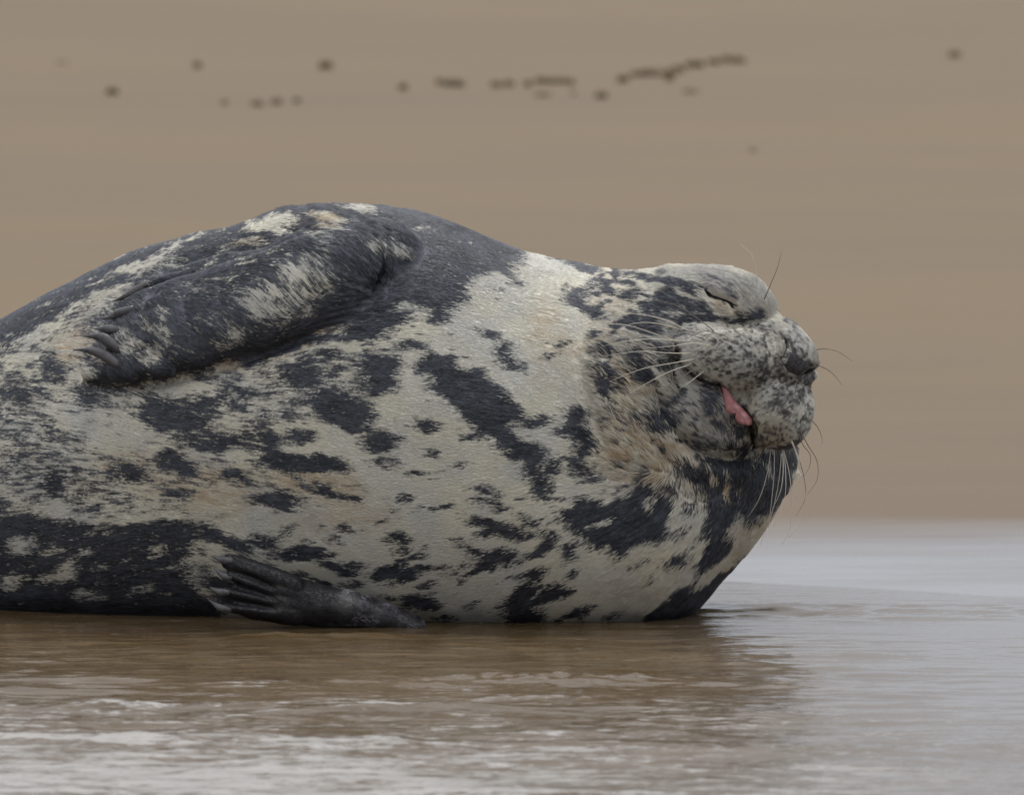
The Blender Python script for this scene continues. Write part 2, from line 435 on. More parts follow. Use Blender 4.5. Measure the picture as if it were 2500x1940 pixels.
# lower flipper lying on the sand
NL = (0, -1, .25)
chain([(1010, 1530, -.215, 26, .016), (900, 1494, -.225, 36, .020), (790, 1478, -.232, 50, .024), (700, 1462, -.240, 60, .024),
       (630, 1447, -.246, 64, .020)], NL, .008)
CLAW_LO = [((556, 1366), (516, 1356), 11, 3), ((556, 1405), (523, 1386), 10, 4), ((548, 1443), (511, 1432), 10, 4), ((552, 1483), (507, 1461), 10, 5)]
for i, ((bu, bv), (tu, tv), wpx, bend) in enumerate(CLAW_LO):
    chain([(720, 1430 + i * 24, -.248, 24, .016), (640, 1402 + i * 30, -.256, 26 if i == 0 else 17, .014), (bu + 6, bv + (6 if i == 0 else 0), -.258, 10 if i else 20, .008)], NL, .005)
def d_chain(p, P, hw, th, n):
    best = np.full(len(p), 9.0)
    for i in range(len(P) - 1):
        a, b = P[i], P[i + 1]; ab = b - a
        t = np.clip(((p - a) @ ab) / (ab @ ab), 0, 1)
        q = p - (a + t[:, None] * ab)
        o = q @ n
        m2 = np.maximum((q * q).sum(1) - o * o, 0)
        H = hw[i] + (hw[i + 1] - hw[i]) * t; Tt = th[i] + (th[i + 1] - th[i]) * t
        r = np.sqrt(m2 / H ** 2 + o ** 2 / Tt ** 2)
        g = np.sqrt(m2 / H ** 4 + o ** 2 / Tt ** 4) + 1e-9
        best = np.minimum(best, (r - 1) * r / g)
    return best
def smin(a, b, k):
    h = np.clip(.5 + .5 * (b - a) / k, 0, 1)
    return b + (a - b) * h - k * h * (1 - h)
def sdf(p):
    d = d_torso(p)
    for c, r, R, k in ELL:
        d = smin(d, d_ell(p, c, r, R), k)
    for P, hw, th, n, k in CHAIN:
        m = (p[:, 0] < P[:, 0].max() + .2) & (p[:, 0] > P[:, 0].min() - .2)
        dd = d_chain(p[m], P, hw, th, n)
        d[m] = smin(d[m], dd, k)
    return d

# crude closed shells, fused by a voxel remesh, then drawn onto the exact smooth surface
V, F = [], []
def add_shell(v, f):
    o = sum(len(a) for a in V); V.append(np.array(v)); F.extend([tuple(i + o for i in q) for q in f])
def rings(vv):
    m, n, _ = vv.shape
    f = [(i * n + j, i * n + (j + 1) % n, (i + 1) * n + (j + 1) % n, (i + 1) * n + j) for i in range(m - 1) for j in range(n)]
    f += [tuple(range(n))[::-1], tuple((m - 1) * n + j for j in range(n))]
    add_shell(vv.reshape(-1, 3), f)
xx = np.linspace(TX[0, 0], TX[-1, 0], 120)
zt, zb, yc, w = torso_params(xx)
th = np.linspace(0, 2 * math.pi, 96, endpoint=False)
c_, s_ = np.cos(th), np.sin(th)
e = 2.3
rr = 1 / (np.abs(c_) ** e + np.abs(s_) ** e) ** (1 / e)
rings(np.stack([xx[:, None] + 0 * th, yc[:, None] + w[:, None] * c_ * rr, ((zt + zb) / 2)[:, None] + ((zt - zb) / 2)[:, None] * s_ * rr], -1))
def add_ell(c, r, R, nu=40, nv=26):
    vv = []
    for i in range(nv):
        ph = math.pi * (i + .5) / nv
        vv.append([R @ (np.array([math.sin(ph) * math.cos(a), math.sin(ph) * math.sin(a), math.cos(ph)]) * r) + c for a in np.linspace(0, 2 * math.pi, nu, endpoint=False)])
    rings(np.array(vv))
for c, r, R, k in ELL: add_ell(c, r, R)
for P, hw, thk, n, k in CHAIN:
    yv = -n
    for i in range(len(P) - 1):
        for t in np.linspace(0, 1, 5)[: (5 if i == len(P) - 2 else 4)]:
            c = P[i] + (P[i + 1] - P[i]) * t
            H = hw[i] + (hw[i + 1] - hw[i]) * t; Tt = thk[i] + (thk[i + 1] - thk[i]) * t
            ax = np.array([1, 0, 0.]); ax = ax - ax @ yv * yv; ax /= np.linalg.norm(ax); az = np.cross(ax, yv)
            add_ell(c, np.array([H, Tt, H]), np.stack([ax, yv, az], 1), 26, 16)
me = bpy.data.meshes.new('shell'); me.from_pydata([tuple(a) for a in np.concatenate(V)], [], F); me.update()
tmp = bpy.data.objects.new('shell', me); COL.objects.link(tmp)
rm = tmp.modifiers.new('r', 'REMESH'); rm.mode = 'VOXEL'; rm.voxel_size = .0027; rm.adaptivity = 0
dg = bpy.context.evaluated_depsgraph_get()
body_me = bpy.data.meshes.new_from_object(tmp.evaluated_get(dg))
bpy.data.objects.remove(tmp, do_unlink=True); bpy.data.meshes.remove(me)
body_me.name = 'body'

N = len(body_me.vertices)
co = np.empty(N * 3, np.float32); body_me.vertices.foreach_get('co', co); co = co.reshape(-1, 3).astype(float)
def vnormals():
    body_me.vertices.foreach_set('co', co.astype(np.float32).ravel()); body_me.update()
    n = np.empty(N * 3, np.float32); body_me.vertex_normals.foreach_get('vector', n)
    return n.reshape(-1, 3).astype(float)
E = np.empty(len(body_me.edges) * 2, np.int32); body_me.edges.foreach_get('vertices', E); E = E.reshape(-1, 2)
deg = np.bincount(E.ravel(), minlength=N).astype(float)
def smooth(a, it, f=.5):
    for _ in range(it):
        s = np.stack([np.bincount(E[:, 0], a[E[:, 1], k], N) + np.bincount(E[:, 1], a[E[:, 0], k], N) for k in range(3)], 1) / deg[:, None]
        a = a + f * (s - a)
    return a
co = smooth(co, 10)
for it in range(7):
    n = vnormals()
    co = co - n * np.clip(sdf(co), -.01, .01)[:, None] * .9
    co = smooth(co, 3 if it < 5 else 1, .5)
co = smooth(co, 2)

# ------------------------------------------------------------------ seal: folds, mouth, eyelid, nostrils
U, VV = UV(co)
nrm = vnormals()
front = nrm[:, 1] < .1
def pdist(u, v, pts):
    best = np.full(len(u), 1e9); tt = np.zeros(len(u)); side = np.zeros(len(u))
    L = [0]
    for i in range(len(pts) - 1): L.append(L[-1] + math.dist(pts[i], pts[i + 1]))
    for i in range(len(pts) - 1):
        (ax, ay), (bx, by) = pts[i], pts[i + 1]
        ex, ey = bx - ax, by - ay; l2 = ex * ex + ey * ey
        t = np.clip(((u - ax) * ex + (v - ay) * ey) / l2, 0, 1)
        dx, dy = u - ax - t * ex, v - ay - t * ey
        d = np.hypot(dx, dy); m = d < best
        best[m] = d[m]; tt[m] = (L[i] + t[m] * (L[i + 1] - L[i])) / L[-1]; side[m] = (ex * dy - ey * dx)[m]
    return best, tt, np.sign(side)
def inside(u, v, pts):
    ins = np.zeros(len(u), bool)
    for i in range(len(pts)):
        (ax, ay), (bx, by) = pts[i], pts[(i + 1) % len(pts)]
        if ay == by: continue
        ins ^= ((ay > v) != (by > v)) & (u < (bx - ax) * (v - ay) / (by - ay) + ax)
    return ins
def smoothline(pts, n=24):
    a = np.array(pts, float); L = np.concatenate([[0], np.cumsum(np.hypot(*np.diff(a, axis=0).T))])
    q = np.linspace(0, L[-1], n); r = spl(np.column_stack([L, a]), q)
    return [tuple(x) for x in np.stack(r, 1)]
disp = np.zeros(N)
def groove(pts, depth, wid, taper=.2, ridge=0.0, ridge_side=0, rw=2.6):
    """depth in metres, wid in photo pixels"""
    global disp
    u0, u1 = min(p[0] for p in pts) - 8 * wid, max(p[0] for p in pts) + 8 * wid
    v0, v1 = min(p[1] for p in pts) - 8 * wid, max(p[1] for p in pts) + 8 * wid
    m = np.where(front & (U > u0) & (U < u1) & (VV > v0) & (VV < v1))[0]
    if len(m) == 0: return
    d, t, s = pdist(U[m], VV[m], smoothline(pts))
    e = np.clip(np.minimum(t, 1 - t) / max(taper, 1e-3), 0, 1)
    disp[m] -= depth * e * np.exp(-(d / wid) ** 2)
    if ridge:
        k = (s == ridge_side) if ridge_side else True
        disp[m] += ridge * e * k * np.exp(-((d - rw * wid) / (1.4 * wid)) ** 2) 
GAP = [(1826, 1034), (1842, 1034), (1847, 1094), (1829, 1097), (1822, 1070)]
MOUTH = [(1662, 858), (1660, 885), (1680, 905), (1712, 928), (1758, 944), (1786, 975), (1815, 1008), (1838, 1040), (1841, 1070), (1836, 1092)]
EYE = [(1724, 706), (1734, 722), (1752, 731), (1776, 739), (1803, 753)]
groove(MOUTH, .016, 7, .05, .002, 0)
groove([(1770, 955), (1800, 990), (1830, 1030), (1838, 1060)], .014, 9, .1)
groove([(1834, 1030), (1836, 1065), (1834, 1098)], .014, 10, .2)
groove(EYE, .010, 6.5, .12, .0040, 0, 3.2)
groove([(1700, 690), (1740, 745), (1800, 775), (1850, 778)], .0025, 9, .3)
groove([(1905, 776), (1850, 786), (1790, 792), (1720, 803), (1670, 830)], .009, 9, .15)
groove([(1916, 815), (1922, 842), (1912, 868), (1899, 884)], .009, 4.5, .1, .002, 0)
groove([(1991, 897), (1974, 908), (1957, 921)], .009, 5, .1, .002, 0)
groove([(1915, 900), (1890, 925), (1868, 948), (1846, 975)], .002, 5, .2)
groove([(1655, 845), (1648, 880), (1650, 930), (1672, 985)], .010, 8, .2, .003, 0)
groove([(1600, 900), (1605, 960), (1632, 1030), (1680, 1090), (1740, 1122), (1810, 1130), (1870, 1110)], .013, 16, .15, .006, 0)
groove([(1545, 880), (1548, 960), (1580, 1050), (1630, 1120), (1700, 1165)], .006, 16, .3, .005, 0)
groove([(1500, 820), (1490, 900), (1505, 990), (1545, 1080), (1600, 1150)], .005, 14, .3, .004, 0)
groove([(1440, 760), (1415, 850), (1425, 940), (1460, 1030), (1510, 1110), (1570, 1170)], .004, 26, .3)
groove([(1740, 1096), (1790, 1100), (1830, 1096)], .006, 7, .2)
# flipper edge creases and armpit folds
groove([(850, 800), (760, 818), (690, 848), (590, 884), (480, 918), (380, 940), (290, 952)], .008, 10, .2)
groove([(640, 585), (560, 602), (480, 625), (400, 655), (345, 692)], .009, 9, .2)
groove([(770, 540), (700, 560), (640, 590), (560, 612)], .008, 13, .25, .005, 0)
for k in range(9):
    a = k / 8
    groove([(905 + 38 * math.cos(a * 3) - a * 30, 545 + a * 20 + k * 14), (948 - a * 20, 590 + k * 17), (950 - a * 60, 650 + k * 14), (880 - a * 50, 715 + k * 9)], .0022, 5, .3, .001, 0)
for k in range(7):
    groove([(700 + k * 5, 825 - k * 3), (790, 800 - k * 14), (880, 780 - k * 15), (1000, 770 - k * 20)], .0024, 5, .35)
for a in ((350, 728, 420, 690), (330, 772, 400, 735), (320, 815, 400, 790), (318, 862, 390, 840)):
    groove([(a[0], a[1]), ((a[0] + a[2]) / 2, (a[1] + a[3]) / 2 + 3), (a[2], a[3])], .004, 7, .35)
for i in range(3):
    groove([(560, 1392 + i * 38), (620, 1412 + i * 32), (680, 1440 + i * 24)], .006, 7, .25)
for i in range(22):       # fine creases in the white neck
    cu, cv = 1300 + random.uniform(-40, 90), 660 + i * 12 + random.uniform(-4, 4)
    groove([(cu - 18, cv - 3), (cu, cv), (cu + 18, cv + 2)], .0012, 2.2, .4)
disp += .0012 * fbm(co[:, 0] * 22, co[:, 1] * 22, co[:, 2] * 22, 2) * sstep(1000, 400, np.abs(U - 800))
disp += .0020 * fbm(co[:, 0] * 9, co[:, 1] * 9, co[:, 2] * 9, 2)
def streak(u, v, a, w, l, seed):
    n = 0
    for k in (-1.5, -.75, 0, .75, 1.5):
        n = n + noise((u + np.cos(a) * k * l) / w, (v + np.sin(a) * k * l) / w, seed)
    return n / 5 * 2.2
LOCKS_LATER = True
co = co + nrm * disp[:, None]
nrm = vnormals()
U, VV = UV(co)

# ------------------------------------------------------------------ coat pattern, painted as spots on a side map
RS = 3.0; RU0, RU1, RV0, RV1 = -900, 2200, 430, 1640
gu = np.arange(RU0, RU1, RS); gv = np.arange(RV0, RV1, RS)
FLD = np.full((len(gv), len(gu)), .06); TAN = np.zeros_like(FLD); GRY = np.zeros_like(FLD)
GU, GV = np.meshgrid(gu, gv)
def E_(cx, cy, rx, ry, rot=0, val=.9, arr=None, soft=.42):
    A = FLD if arr is None else arr
    R = max(rx, ry) * (1 + soft) + 6
    i0, i1 = max(0, int((cy - R - RV0) / RS)), int((cy + R - RV0) / RS) + 2
    j0, j1 = max(0, int((cx - R - RU0) / RS)), int((cx + R - RU0) / RS) + 2
    u, v = GU[i0:i1, j0:j1] - cx, GV[i0:i1, j0:j1] - cy
    c, s = math.cos(math.radians(rot)), math.sin(math.radians(rot))
    r = np.hypot((u * c + v * s) / rx, (-u * s + v * c) / ry)
    m = sstep(1 + soft, 1 - soft, r)
    A[i0:i1, j0:j1] = A[i0:i1, j0:j1] * (1 - m) + val * m
def P_(pts, val=1., soft=8, arr=None):
    A = FLD if arr is None else arr
    us = [p[0] for p in pts]; vs_ = [p[1] for p in pts]
    i0, i1 = max(0, int((min(vs_) - 20 - RV0) / RS)), int((max(vs_) + 20 - RV0) / RS) + 2
    j0, j1 = max(0, int((min(us) - 20 - RU0) / RS)), int((max(us) + 20 - RU0) / RS) + 2
    u, v = GU[i0:i1, j0:j1].ravel(), GV[i0:i1, j0:j1].ravel()
    d, _, _ = pdist(u, v, list(pts) + [pts[0]])
    ins = np.zeros(len(u), bool); n = len(pts)
    for i in range(n):
        (ax, ay), (bx, by) = pts[i], pts[(i + 1) % n]
        if ay == by: continue
        c = ((ay > v) != (by > v)) & (u < (bx - ax) * (v - ay) / (by - ay) + ax)
        ins ^= c
    sd = np.where(ins, -d, d)
    m = sstep(soft, -soft, sd).reshape(GU[i0:i1, j0:j1].shape)
    A[i0:i1, j0:j1] = A[i0:i1, j0:j1] * (1 - m) + val * m
#PATTERN
# off-frame rear of the animal
P_([(-900, 430), (60, 430), (60, 1640), (-900, 1640)], .48, 40)
# left part, mottled
P_([(-200, 700), (116, 690), (560, 540), (700, 830), (900, 830), (1000, 850), (900, 1000), (700, 1040), (480, 1100), (300, 1180), (100, 1260), (-200, 1260)], .50, 20)
P_([(-60, 1256), (116, 1256), (173, 1264), (265, 1275), (338, 1271), (415, 1260), (437, 1271), (466, 1271), (525, 1271), (554, 1293), (576, 1315), (540, 1319), (503, 1315), (474, 1330), (462, 1370), (476, 1420), (515, 1462), (560, 1490), (570, 1600), (-60, 1600)], .88, 9)
for a in [(389,1344,14,14,0,.2),(166,1392,22,25,0,.15),(430,1385,12,8,0,.3),(246,1385,20,8,0,.4),(221,1344,12,10,0,.4),(137,1348,22,20,0,.5),(129,1414,18,15,0,.25),
          (217,1450,40,14,0,.5),(60,1330,30,20,0,.3),(30,1420,25,18,0,.3),(350,1440,25,10,0,.55),(512,1395,24,58,-12,.45),(490,1350,12,10,0,.9),(530,1420,14,10,0,.9),(500,1385,8,6,0,.9),(500,1335,26,16,0,.3),(600,1360,60,30,0,.5),(560,1450,40,40,0,.8),(660,1375,30,12,10,.25)]: E_(*a)
# upper back and shoulder
P_([(934, 470), (1290, 590), (1310, 612), (1293, 630), (1264, 655), (1262, 676), (1227, 677), (1205, 668), (1169, 677), (1161, 692), (1154, 728), (1140, 743), (1107, 761), (1103, 780), (1066, 798), (1041, 791), (1052, 764), (1030, 764), (1010, 790), (982, 794), (956, 816), (920, 831), (865, 827), (810, 831), (760, 850), (690, 860), (600, 900), (500, 600), (600, 470)], .97, 8)
P_([(-100, 760), (116, 700), (343, 600), (560, 545), (620, 500), (620, 600), (430, 640), (330, 690), (230, 720), (116, 800), (-100, 880)], .85, 10)
for a in [(975,611,45,18,20,.45),(925,608,22,14,30,.42),(1051,563,28,5,12,.4),(1130,600,30,5,20,.55),(895,508,44,11,8,.08),(812,532,48,12,8,.08),(820,553,34,7,10,.2),
          (668,541,62,19,-14,.08),(595,598,46,13,-18,.35),(684,565,36,6,-5,.3),(789,571,26,8,10,.35),(1016,756,40,14,10,.35),(1030,775,26,10,0,.25),(1000,740,20,8,0,.5),
          (820,800,40,12,-10,.5)]: E_(*a)
# upper flipper
P_([(560, 610), (700, 590), (850, 600), (860, 700), (800, 780), (720, 820), (600, 870), (450, 915), (300, 945), (215, 925), (190, 900), (215, 860), (250, 800), (270, 750), (330, 700), (430, 650)], .85, 8)
P_([(723, 622), (796, 626), (822, 655), (818, 699), (778, 735), (723, 775), (668, 790), (620, 780), (587, 743), (587, 706), (613, 692), (668, 692), (693, 670), (679, 648)], .42, 22)
for a in [(806,600,26,12,40,.45),(400,765,12,18,0,.35),(364,801,20,12,0,.38),(408,820,14,25,0,.35),(386,864,26,18,-20,.33),(320,846,18,14,0,.15),(356,882,14,12,0,.35),(550,852,22,30,20,.25),
          (330,915,120,20,-5,.97),(520,884,110,20,-20,.95),(545,831,9,9,0,1),(576,809,15,20,0,.4),(521,780,30,25,0,.62),(605,633,26,6,0,.5),(257,868,20,10,-20,.12),(217,912,18,14,0,.2),(283,816,18,8,-30,.2),(760,690,24,10,-40,.6),
          (700,735,20,14,-30,.5),(790,660,14,14,0,.55),(640,760,16,16,0,.15),(480,700,24,8,-10,.6)]: E_(*a)
# flank round the flipper tip
P_([(184, 736), (239, 721), (290, 695), (320, 690), (283, 739), (246, 769), (221, 772), (166, 798), (122, 820), (60, 850), (60, 810), (148, 775)], .2, 10)
for a in [(400,620,115,7,-28,.22),(382,648,55,9,-26,.2),(300,660,45,7,-28,.4),(221,743,20,9,-30,.8),(192,772,26,11,-30,.75),(173,838,48,24,0,.08),(166,890,35,22,0,.15),(184,925,20,18,0,.2),(137,905,26,40,0,.8),
          (60,880,40,30,0,.3),(60,960,40,30,0,.75),
          (210,966,60,22,0,.75),(162,999,25,50,0,.25),(459,944,50,20,-4,.03),(320,970,22,20,0,.35),(861,850,42,13,-4,.03),(620,920,30,10,-10,.35),(560,900,30,9,-15,.35),(700,870,45,12,-12,.35),(760,845,30,9,0,.3),
          (600,960,40,14,0,.8),(500,985,60,20,0,.8),(400,990,50,18,0,.85),(680,985,40,18,5,.35),(560,1030,50,14,0,.35)]: E_(*a)
P_([(155, 1007), (257, 1007), (334, 1000), (349, 1048), (422, 1055), (466, 1066), (459, 1084), (393, 1099), (378, 1121), (334, 1121), (246, 1146), (221, 1110), (210, 1066), (173, 1037)], .22, 14)
P_([(116, 1090), (250, 1110), (420, 1130), (640, 1140), (900, 1180), (900, 1260), (600, 1300), (440, 1256), (300, 1265), (116, 1256)], .40, 24)
P_([(430, 1215), (640, 1190), (900, 1230), (900, 1330), (720, 1300), (560, 1290)], .19, 18)
for a in [(430,1022,92,32,4,.88),(521,1080,90,24,4,.82),(631,1073,70,28,4,.8),(415,1121,40,16,0,.88),(452,1143,40,20,10,.92),(572,1161,38,15,0,.88),(700,1125,80,27,5,.97),(800,1132,55,23,5,.97),
          (327,1157,45,26,15,.9),(430,1205,40,14,5,.65),(671,1227,62,16,12,.92),(715,1214,30,16,15,.88),(803,1201,45,15,15,.85),(851,1218,42,11,14,.8),(704,1297,13,16,30,.88),
          (137,1176,25,45,0,.85),(190,1160,24,24,0,.65),(228,1220,60,32,0,.6),(148,1240,36,20,0,.08),(50,1190,30,30,0,.4),(330,1225,30,14,0,.5),(520,1130,50,10,5,.4),
          (587,1330,72,13,8,.78),(723,1352,50,20,0,.92),(778,1353,48,18,5,.92),(828,1388,52,12,18,.95),(649,1319,40,16,10,.85),(733,1407,34,6,8,.92),(800,1425,26,7,10,.85),
          (847,1008,80,28,6,.95),(872,1044,38,16,4,.88),(733,1066,52,20,5,.72),(934,1077,52,28,0,.92),(949,1128,38,20,-5,.62),(1044,1040,32,16,5,.92),(1066,1104,16,8,0,.95),(1062,1118,18,5,0,.9),(1022,1150,25,8,0,.92),(1085,1146,50,3,-6,.7),(1130,1138,20,7,-18,.85),
          (1060,1170,20,5,0,.45)]: E_(*a)
# big diagonal blotch on the chest
P_([(1019, 886), (1052, 864), (1096, 860), (1125, 868), (1118, 890), (1147, 904), (1191, 897), (1205, 926), (1235, 952), (1257, 977), (1290, 1000), (1290, 1022), (1249, 1048), (1264, 1073), (1238, 1088), (1209, 1070), (1172, 1048), (1140, 1022), (1125, 1000), (1081, 963), (1048, 948), (1066, 930), (1030, 908)], 1.0, 7)
for a in [(1162,1066,26,13,0,.92),(1250,1078,32,26,20,.85),(1293,1104,45,24,10,.92),(1242,1110,26,10,0,.82),(1301,1143,30,22,30,.8),(1330,1180,30,30,20,.97),(1337,1207,16,15,0,.8),(1315,1029,42,12,-18,.95),
          (1356,1136,18,18,0,.95),(1418,1037,30,48,-25,.97),(1389,1048,30,14,0,.85),(1440,1092,30,30,30,.97),(1418,1140,42,18,35,.92),(1450,1161,24,16,30,.9),(1365,1216,13,8,0,.92),
          (1187,1190,24,13,5,.88),(1213,1207,18,13,30,.82),(1187,1222,32,8,18,.88),(1220,1234,26,9,12,.92),(1000,1218,17,12,0,.88),(971,1249,10,5,0,.9),(1088,1238,22,7,-8,.88),(1051,1238,8,7,0,.7),(1030,1251,13,4,10,.8),(1132,1253,9,4,0,.8),
          (847,1284,20,12,25,.85),(865,1296,20,5,0,.7),(986,1311,26,19,20,.92),(989,1342,14,16,0,.92),(950,1318,16,6,0,.7),
          (1187,1273,48,14,8,.97),(1249,1300,56,18,16,.97),(1194,1302,16,12,0,.9),(1301,1275,30,11,16,.92),(1334,1304,26,14,20,.92),(1270,1258,16,4,15,.7),
          (1136,1324,24,9,18,.75),(1165,1346,28,14,20,.82),(1230,1359,40,20,10,.94),(1191,1377,26,14,-5,.88),(1161,1396,32,8,-10,.97),(1132,1377,15,6,0,.92),(1114,1396,15,6,0,.82),(1264,1370,18,6,10,.85),
          (1319,1344,36,12,-25,.92),(1348,1322,24,9,-25,.85),(1389,1340,20,20,45,.82),(1396,1366,17,9,-20,.85),(1400,1396,18,9,-25,.88),(1308,1399,36,14,-8,.97),(1242,1407,24,4,-18,.7)]: E_(*a)
P_([(1242, 1458), (1271, 1432), (1293, 1418), (1359, 1421), (1414, 1436), (1396, 1454), (1341, 1462), (1315, 1476), (1337, 1491), (1330, 1540), (1249, 1540), (1238, 1491)], 1.0, 6)
for a in [(1323,1443,18,4,-25,.05),(1220,1484,17,5,-8,.9),(1405,1500,52,8,-14,.97),(1162,1473,14,6,0,.92),(953,1458,13,7,0,.88),(1035,1474,56,19,12,.97),(1000,1454,36,9,0,.85),(1096,1511,34,8,0,.92),(872,1427,30,8,0,.92),
          (934,1396,30,19,-10,.88),(971,1392,30,22,0,.92),(1004,1403,30,13,-15,.88),(1059,1385,36,11,0,.92),(1011,1363,30,7,-12,.88),(1044,1423,18,9,-15,.92),(953,1425,11,9,0,.88),(869,1381,22,10,0,.72),
          (828,1319,26,10,0,.55),(755,1322,11,6,0,.88)]: E_(*a)
# mid flank
for a in [(1011,842,42,12,8,.82),(1048,853,17,6,15,.8),(934,897,52,25,5,.9),(938,930,46,24,0,.85),(920,959,42,12,-5,.75),(810,864,26,12,0,.85),(744,911,52,32,0,.9),(839,904,50,22,0,.62),(825,977,52,27,8,.97),(865,1012,50,20,5,.92),(737,999,42,26,0,.55),
          (1205,816,26,11,0,.97),(1242,846,18,20,0,.97),(1224,857,15,11,0,.9),(1246,871,15,12,0,.9),(1255,892,32,12,22,.97),(1372,842,18,12,0,.97),(1360,866,14,5,-10,.75),(1345,873,17,8,0,.92),(1224,710,13,9,-30,.8),(1268,688,18,8,10,.92),(1345,672,7,4,0,.75),(1373,765,5,3,0,.8),(1320,700,5,3,0,.5)]: E_(*a)
# head and neck
P_([(1440, 640), (1640, 650), (1640, 780), (1600, 830), (1470, 800), (1420, 760), (1440, 700)], .30, 20)
P_([(1470, 830), (1640, 820), (1660, 900), (1640, 1000), (1600, 1100), (1500, 1060), (1460, 960)], .27, 15)
for a in [(1434,654,50,14,12,.97),(1380,634,34,7,10,.92),(1412,728,28,28,0,.97),(1464,697,28,11,-30,.92),(1456,762,38,13,20,.97),(1474,775,20,8,0,.9),(1548,718,42,13,-10,.92),(1511,689,36,10,5,.82),(1544,664,16,4,0,.85),(1584,671,30,7,0,.85),(1606,680,36,10,5,.85),
          (1680,700,48,13,15,.85),(1655,737,70,24,12,.82),(1702,757,46,18,5,.78),(1606,752,46,22,5,.88),(1577,784,46,16,5,.97),(1602,806,50,14,5,.97),(1668,777,50,15,0,.68),(1753,780,100,11,-3,.9),(1845,772,60,7,0,.65),(1500,745,20,12,0,.1),(1600,715,20,12,0,.25),(1560,750,14,7,0,.15),
          (1464,821,18,13,0,.95),(1489,861,22,19,0,.97),(1478,902,20,17,0,.92),(1497,938,30,22,0,.97),(1570,880,19,24,0,.92),(1577,912,19,24,0,.92),(1621,858,15,18,0,.92),(1625,893,15,15,0,.85),(1592,938,18,18,0,.75),(1654,869,8,25,0,1),(1650,924,9,30,0,.97),
          (1511,1019,22,18,0,.65),(1540,975,16,16,0,.6),(1560,1030,20,20,30,.6),
          (1716,1005,88,78,0,.52),(1694,982,26,24,0,.3),(1665,1000,18,30,0,.6),(1746,982,20,38,0,.95),(1795,1048,45,32,0,.7),(1753,1095,85,18,5,.75),(1614,1052,32,14,45,.97),(1625,1000,14,30,-20,.75)]: E_(*a)
# muzzle
P_([(1662, 850), (1700, 815), (1780, 795), (1860, 780), (1940, 790), (1990, 850), (2010, 930), (1985, 1030), (1940, 1090), (1860, 1100), (1838, 1060), (1800, 1000), (1760, 945), (1700, 925)], .36, 8)
for a in [(1715,850,40,30,0,.28),(1740,810,50,14,-10,.24),(1790,872,60,40,0,.46),(1845,902,60,32,10,.5),(1860,820,40,18,0,.40),(1936,942,50,32,0,.60),(1914,971,40,20,-30,.6),(1921,1004,13,13,0,.9),(1881,1070,35,22,0,.45),(1895,1020,30,20,0,.30),(1960,830,25,25,0,.35),
          (1716,668,66,14,2,.12),(1790,697,84,24,26,.22),(1800,718,70,14,28,.42),(1850,742,42,22,40,.26),(1870,760,30,10,40,.3),(1760,748,40,8,18,.3),(1640,662,30,8,0,.5)]: E_(*a)
P_([(1905, 812), (1930, 830), (1946, 850), (1950, 872), (1975, 885), (1995, 897), (1990, 915), (1960, 930), (1930, 940), (1905, 925), (1900, 890), (1920, 865), (1920, 840)], .66, 6)
# throat and chest
P_([(1361, 1243), (1409, 1236), (1416, 1206), (1438, 1203), (1460, 1221), (1478, 1228), (1522, 1203), (1548, 1206), (1555, 1177), (1584, 1170), (1628, 1188), (1654, 1214), (1643, 1265), (1643, 1302), (1614, 1316), (1570, 1316), (1540, 1331), (1540, 1349), (1511, 1357), (1489, 1331), (1453, 1338), (1423, 1316), (1387, 1280)], 1.0, 8)
for a in [(1475,1272,22,8,-30,.12),(1599,1214,12,20,0,.45),(1680,1160,60,26,20,.75)]: E_(*a)
P_([(1661, 1155), (1731, 1145), (1808, 1120), (1899, 1090), (1960, 1060), (1940, 1133), (1912, 1206), (1885, 1250), (1844, 1272), (1808, 1250), (1764, 1272), (1738, 1250), (1716, 1214), (1680, 1184)], .93, 9)
for a in [(1779,1199,13,25,0,.35),(1874,1140,9,16,20,.4),(1740,1180,10,14,0,.45),(1764,1250,46,26,-30,.97),(1764,1285,24,38,30,.92),(1654,1360,28,13,0,.97),(1672,1349,18,14,0,.95),(1716,1298,16,15,0,1),(1680,1239,10,9,0,.92),(1669,1291,17,10,0,.92),(1570,1368,13,8,-20,.92),(1595,1408,9,6,0,.62),(1617,1433,7,4,0,.5),
          (1423,1492,40,10,-14,.97),(1504,1503,20,10,0,.97),(1700,1225,16,10,-40,.7)]: E_(*a)
P_([(1716, 1338), (1746, 1316), (1790, 1292), (1800, 1312), (1784, 1346), (1746, 1375), (1709, 1392), (1702, 1371)], 1.0, 6)
P_([(1580, 1510), (1643, 1448), (1680, 1426), (1712, 1402), (1702, 1430), (1738, 1418), (1795, 1360), (1840, 1340), (1800, 1430), (1680, 1540), (1580, 1540)], 1.0, 6)
# tan staining (old yellowish fur)
for a in [(640,860,150,26,-18,.75),(760,800,90,30,-20,.8),(190,850,60,50,0,.6),(500,1190,160,60,5,.55),(780,1180,110,40,10,.55),(330,1140,90,40,0,.4),(850,1260,120,40,0,.35),(1340,850,50,110,0,.35),(1520,930,90,170,-12,.5),(1440,930,40,120,-8,.3),(1560,1120,90,60,30,.75),
          (1640,1080,70,70,0,.7),(1880,1060,50,40,0,.7),(1800,735,80,30,24,.75),(1780,1180,120,50,0,.7),(820,535,60,18,0,.7),(600,598,50,16,0,.6),(1700,1020,80,60,0,.4),(1500,720,60,60,0,.3),(260,870,30,30,0,.7),(1850,1330,160,90,-40,.45),(1620,1400,140,80,-30,.3)]:
    E_(*a[:5], a[5], TAN, .5)

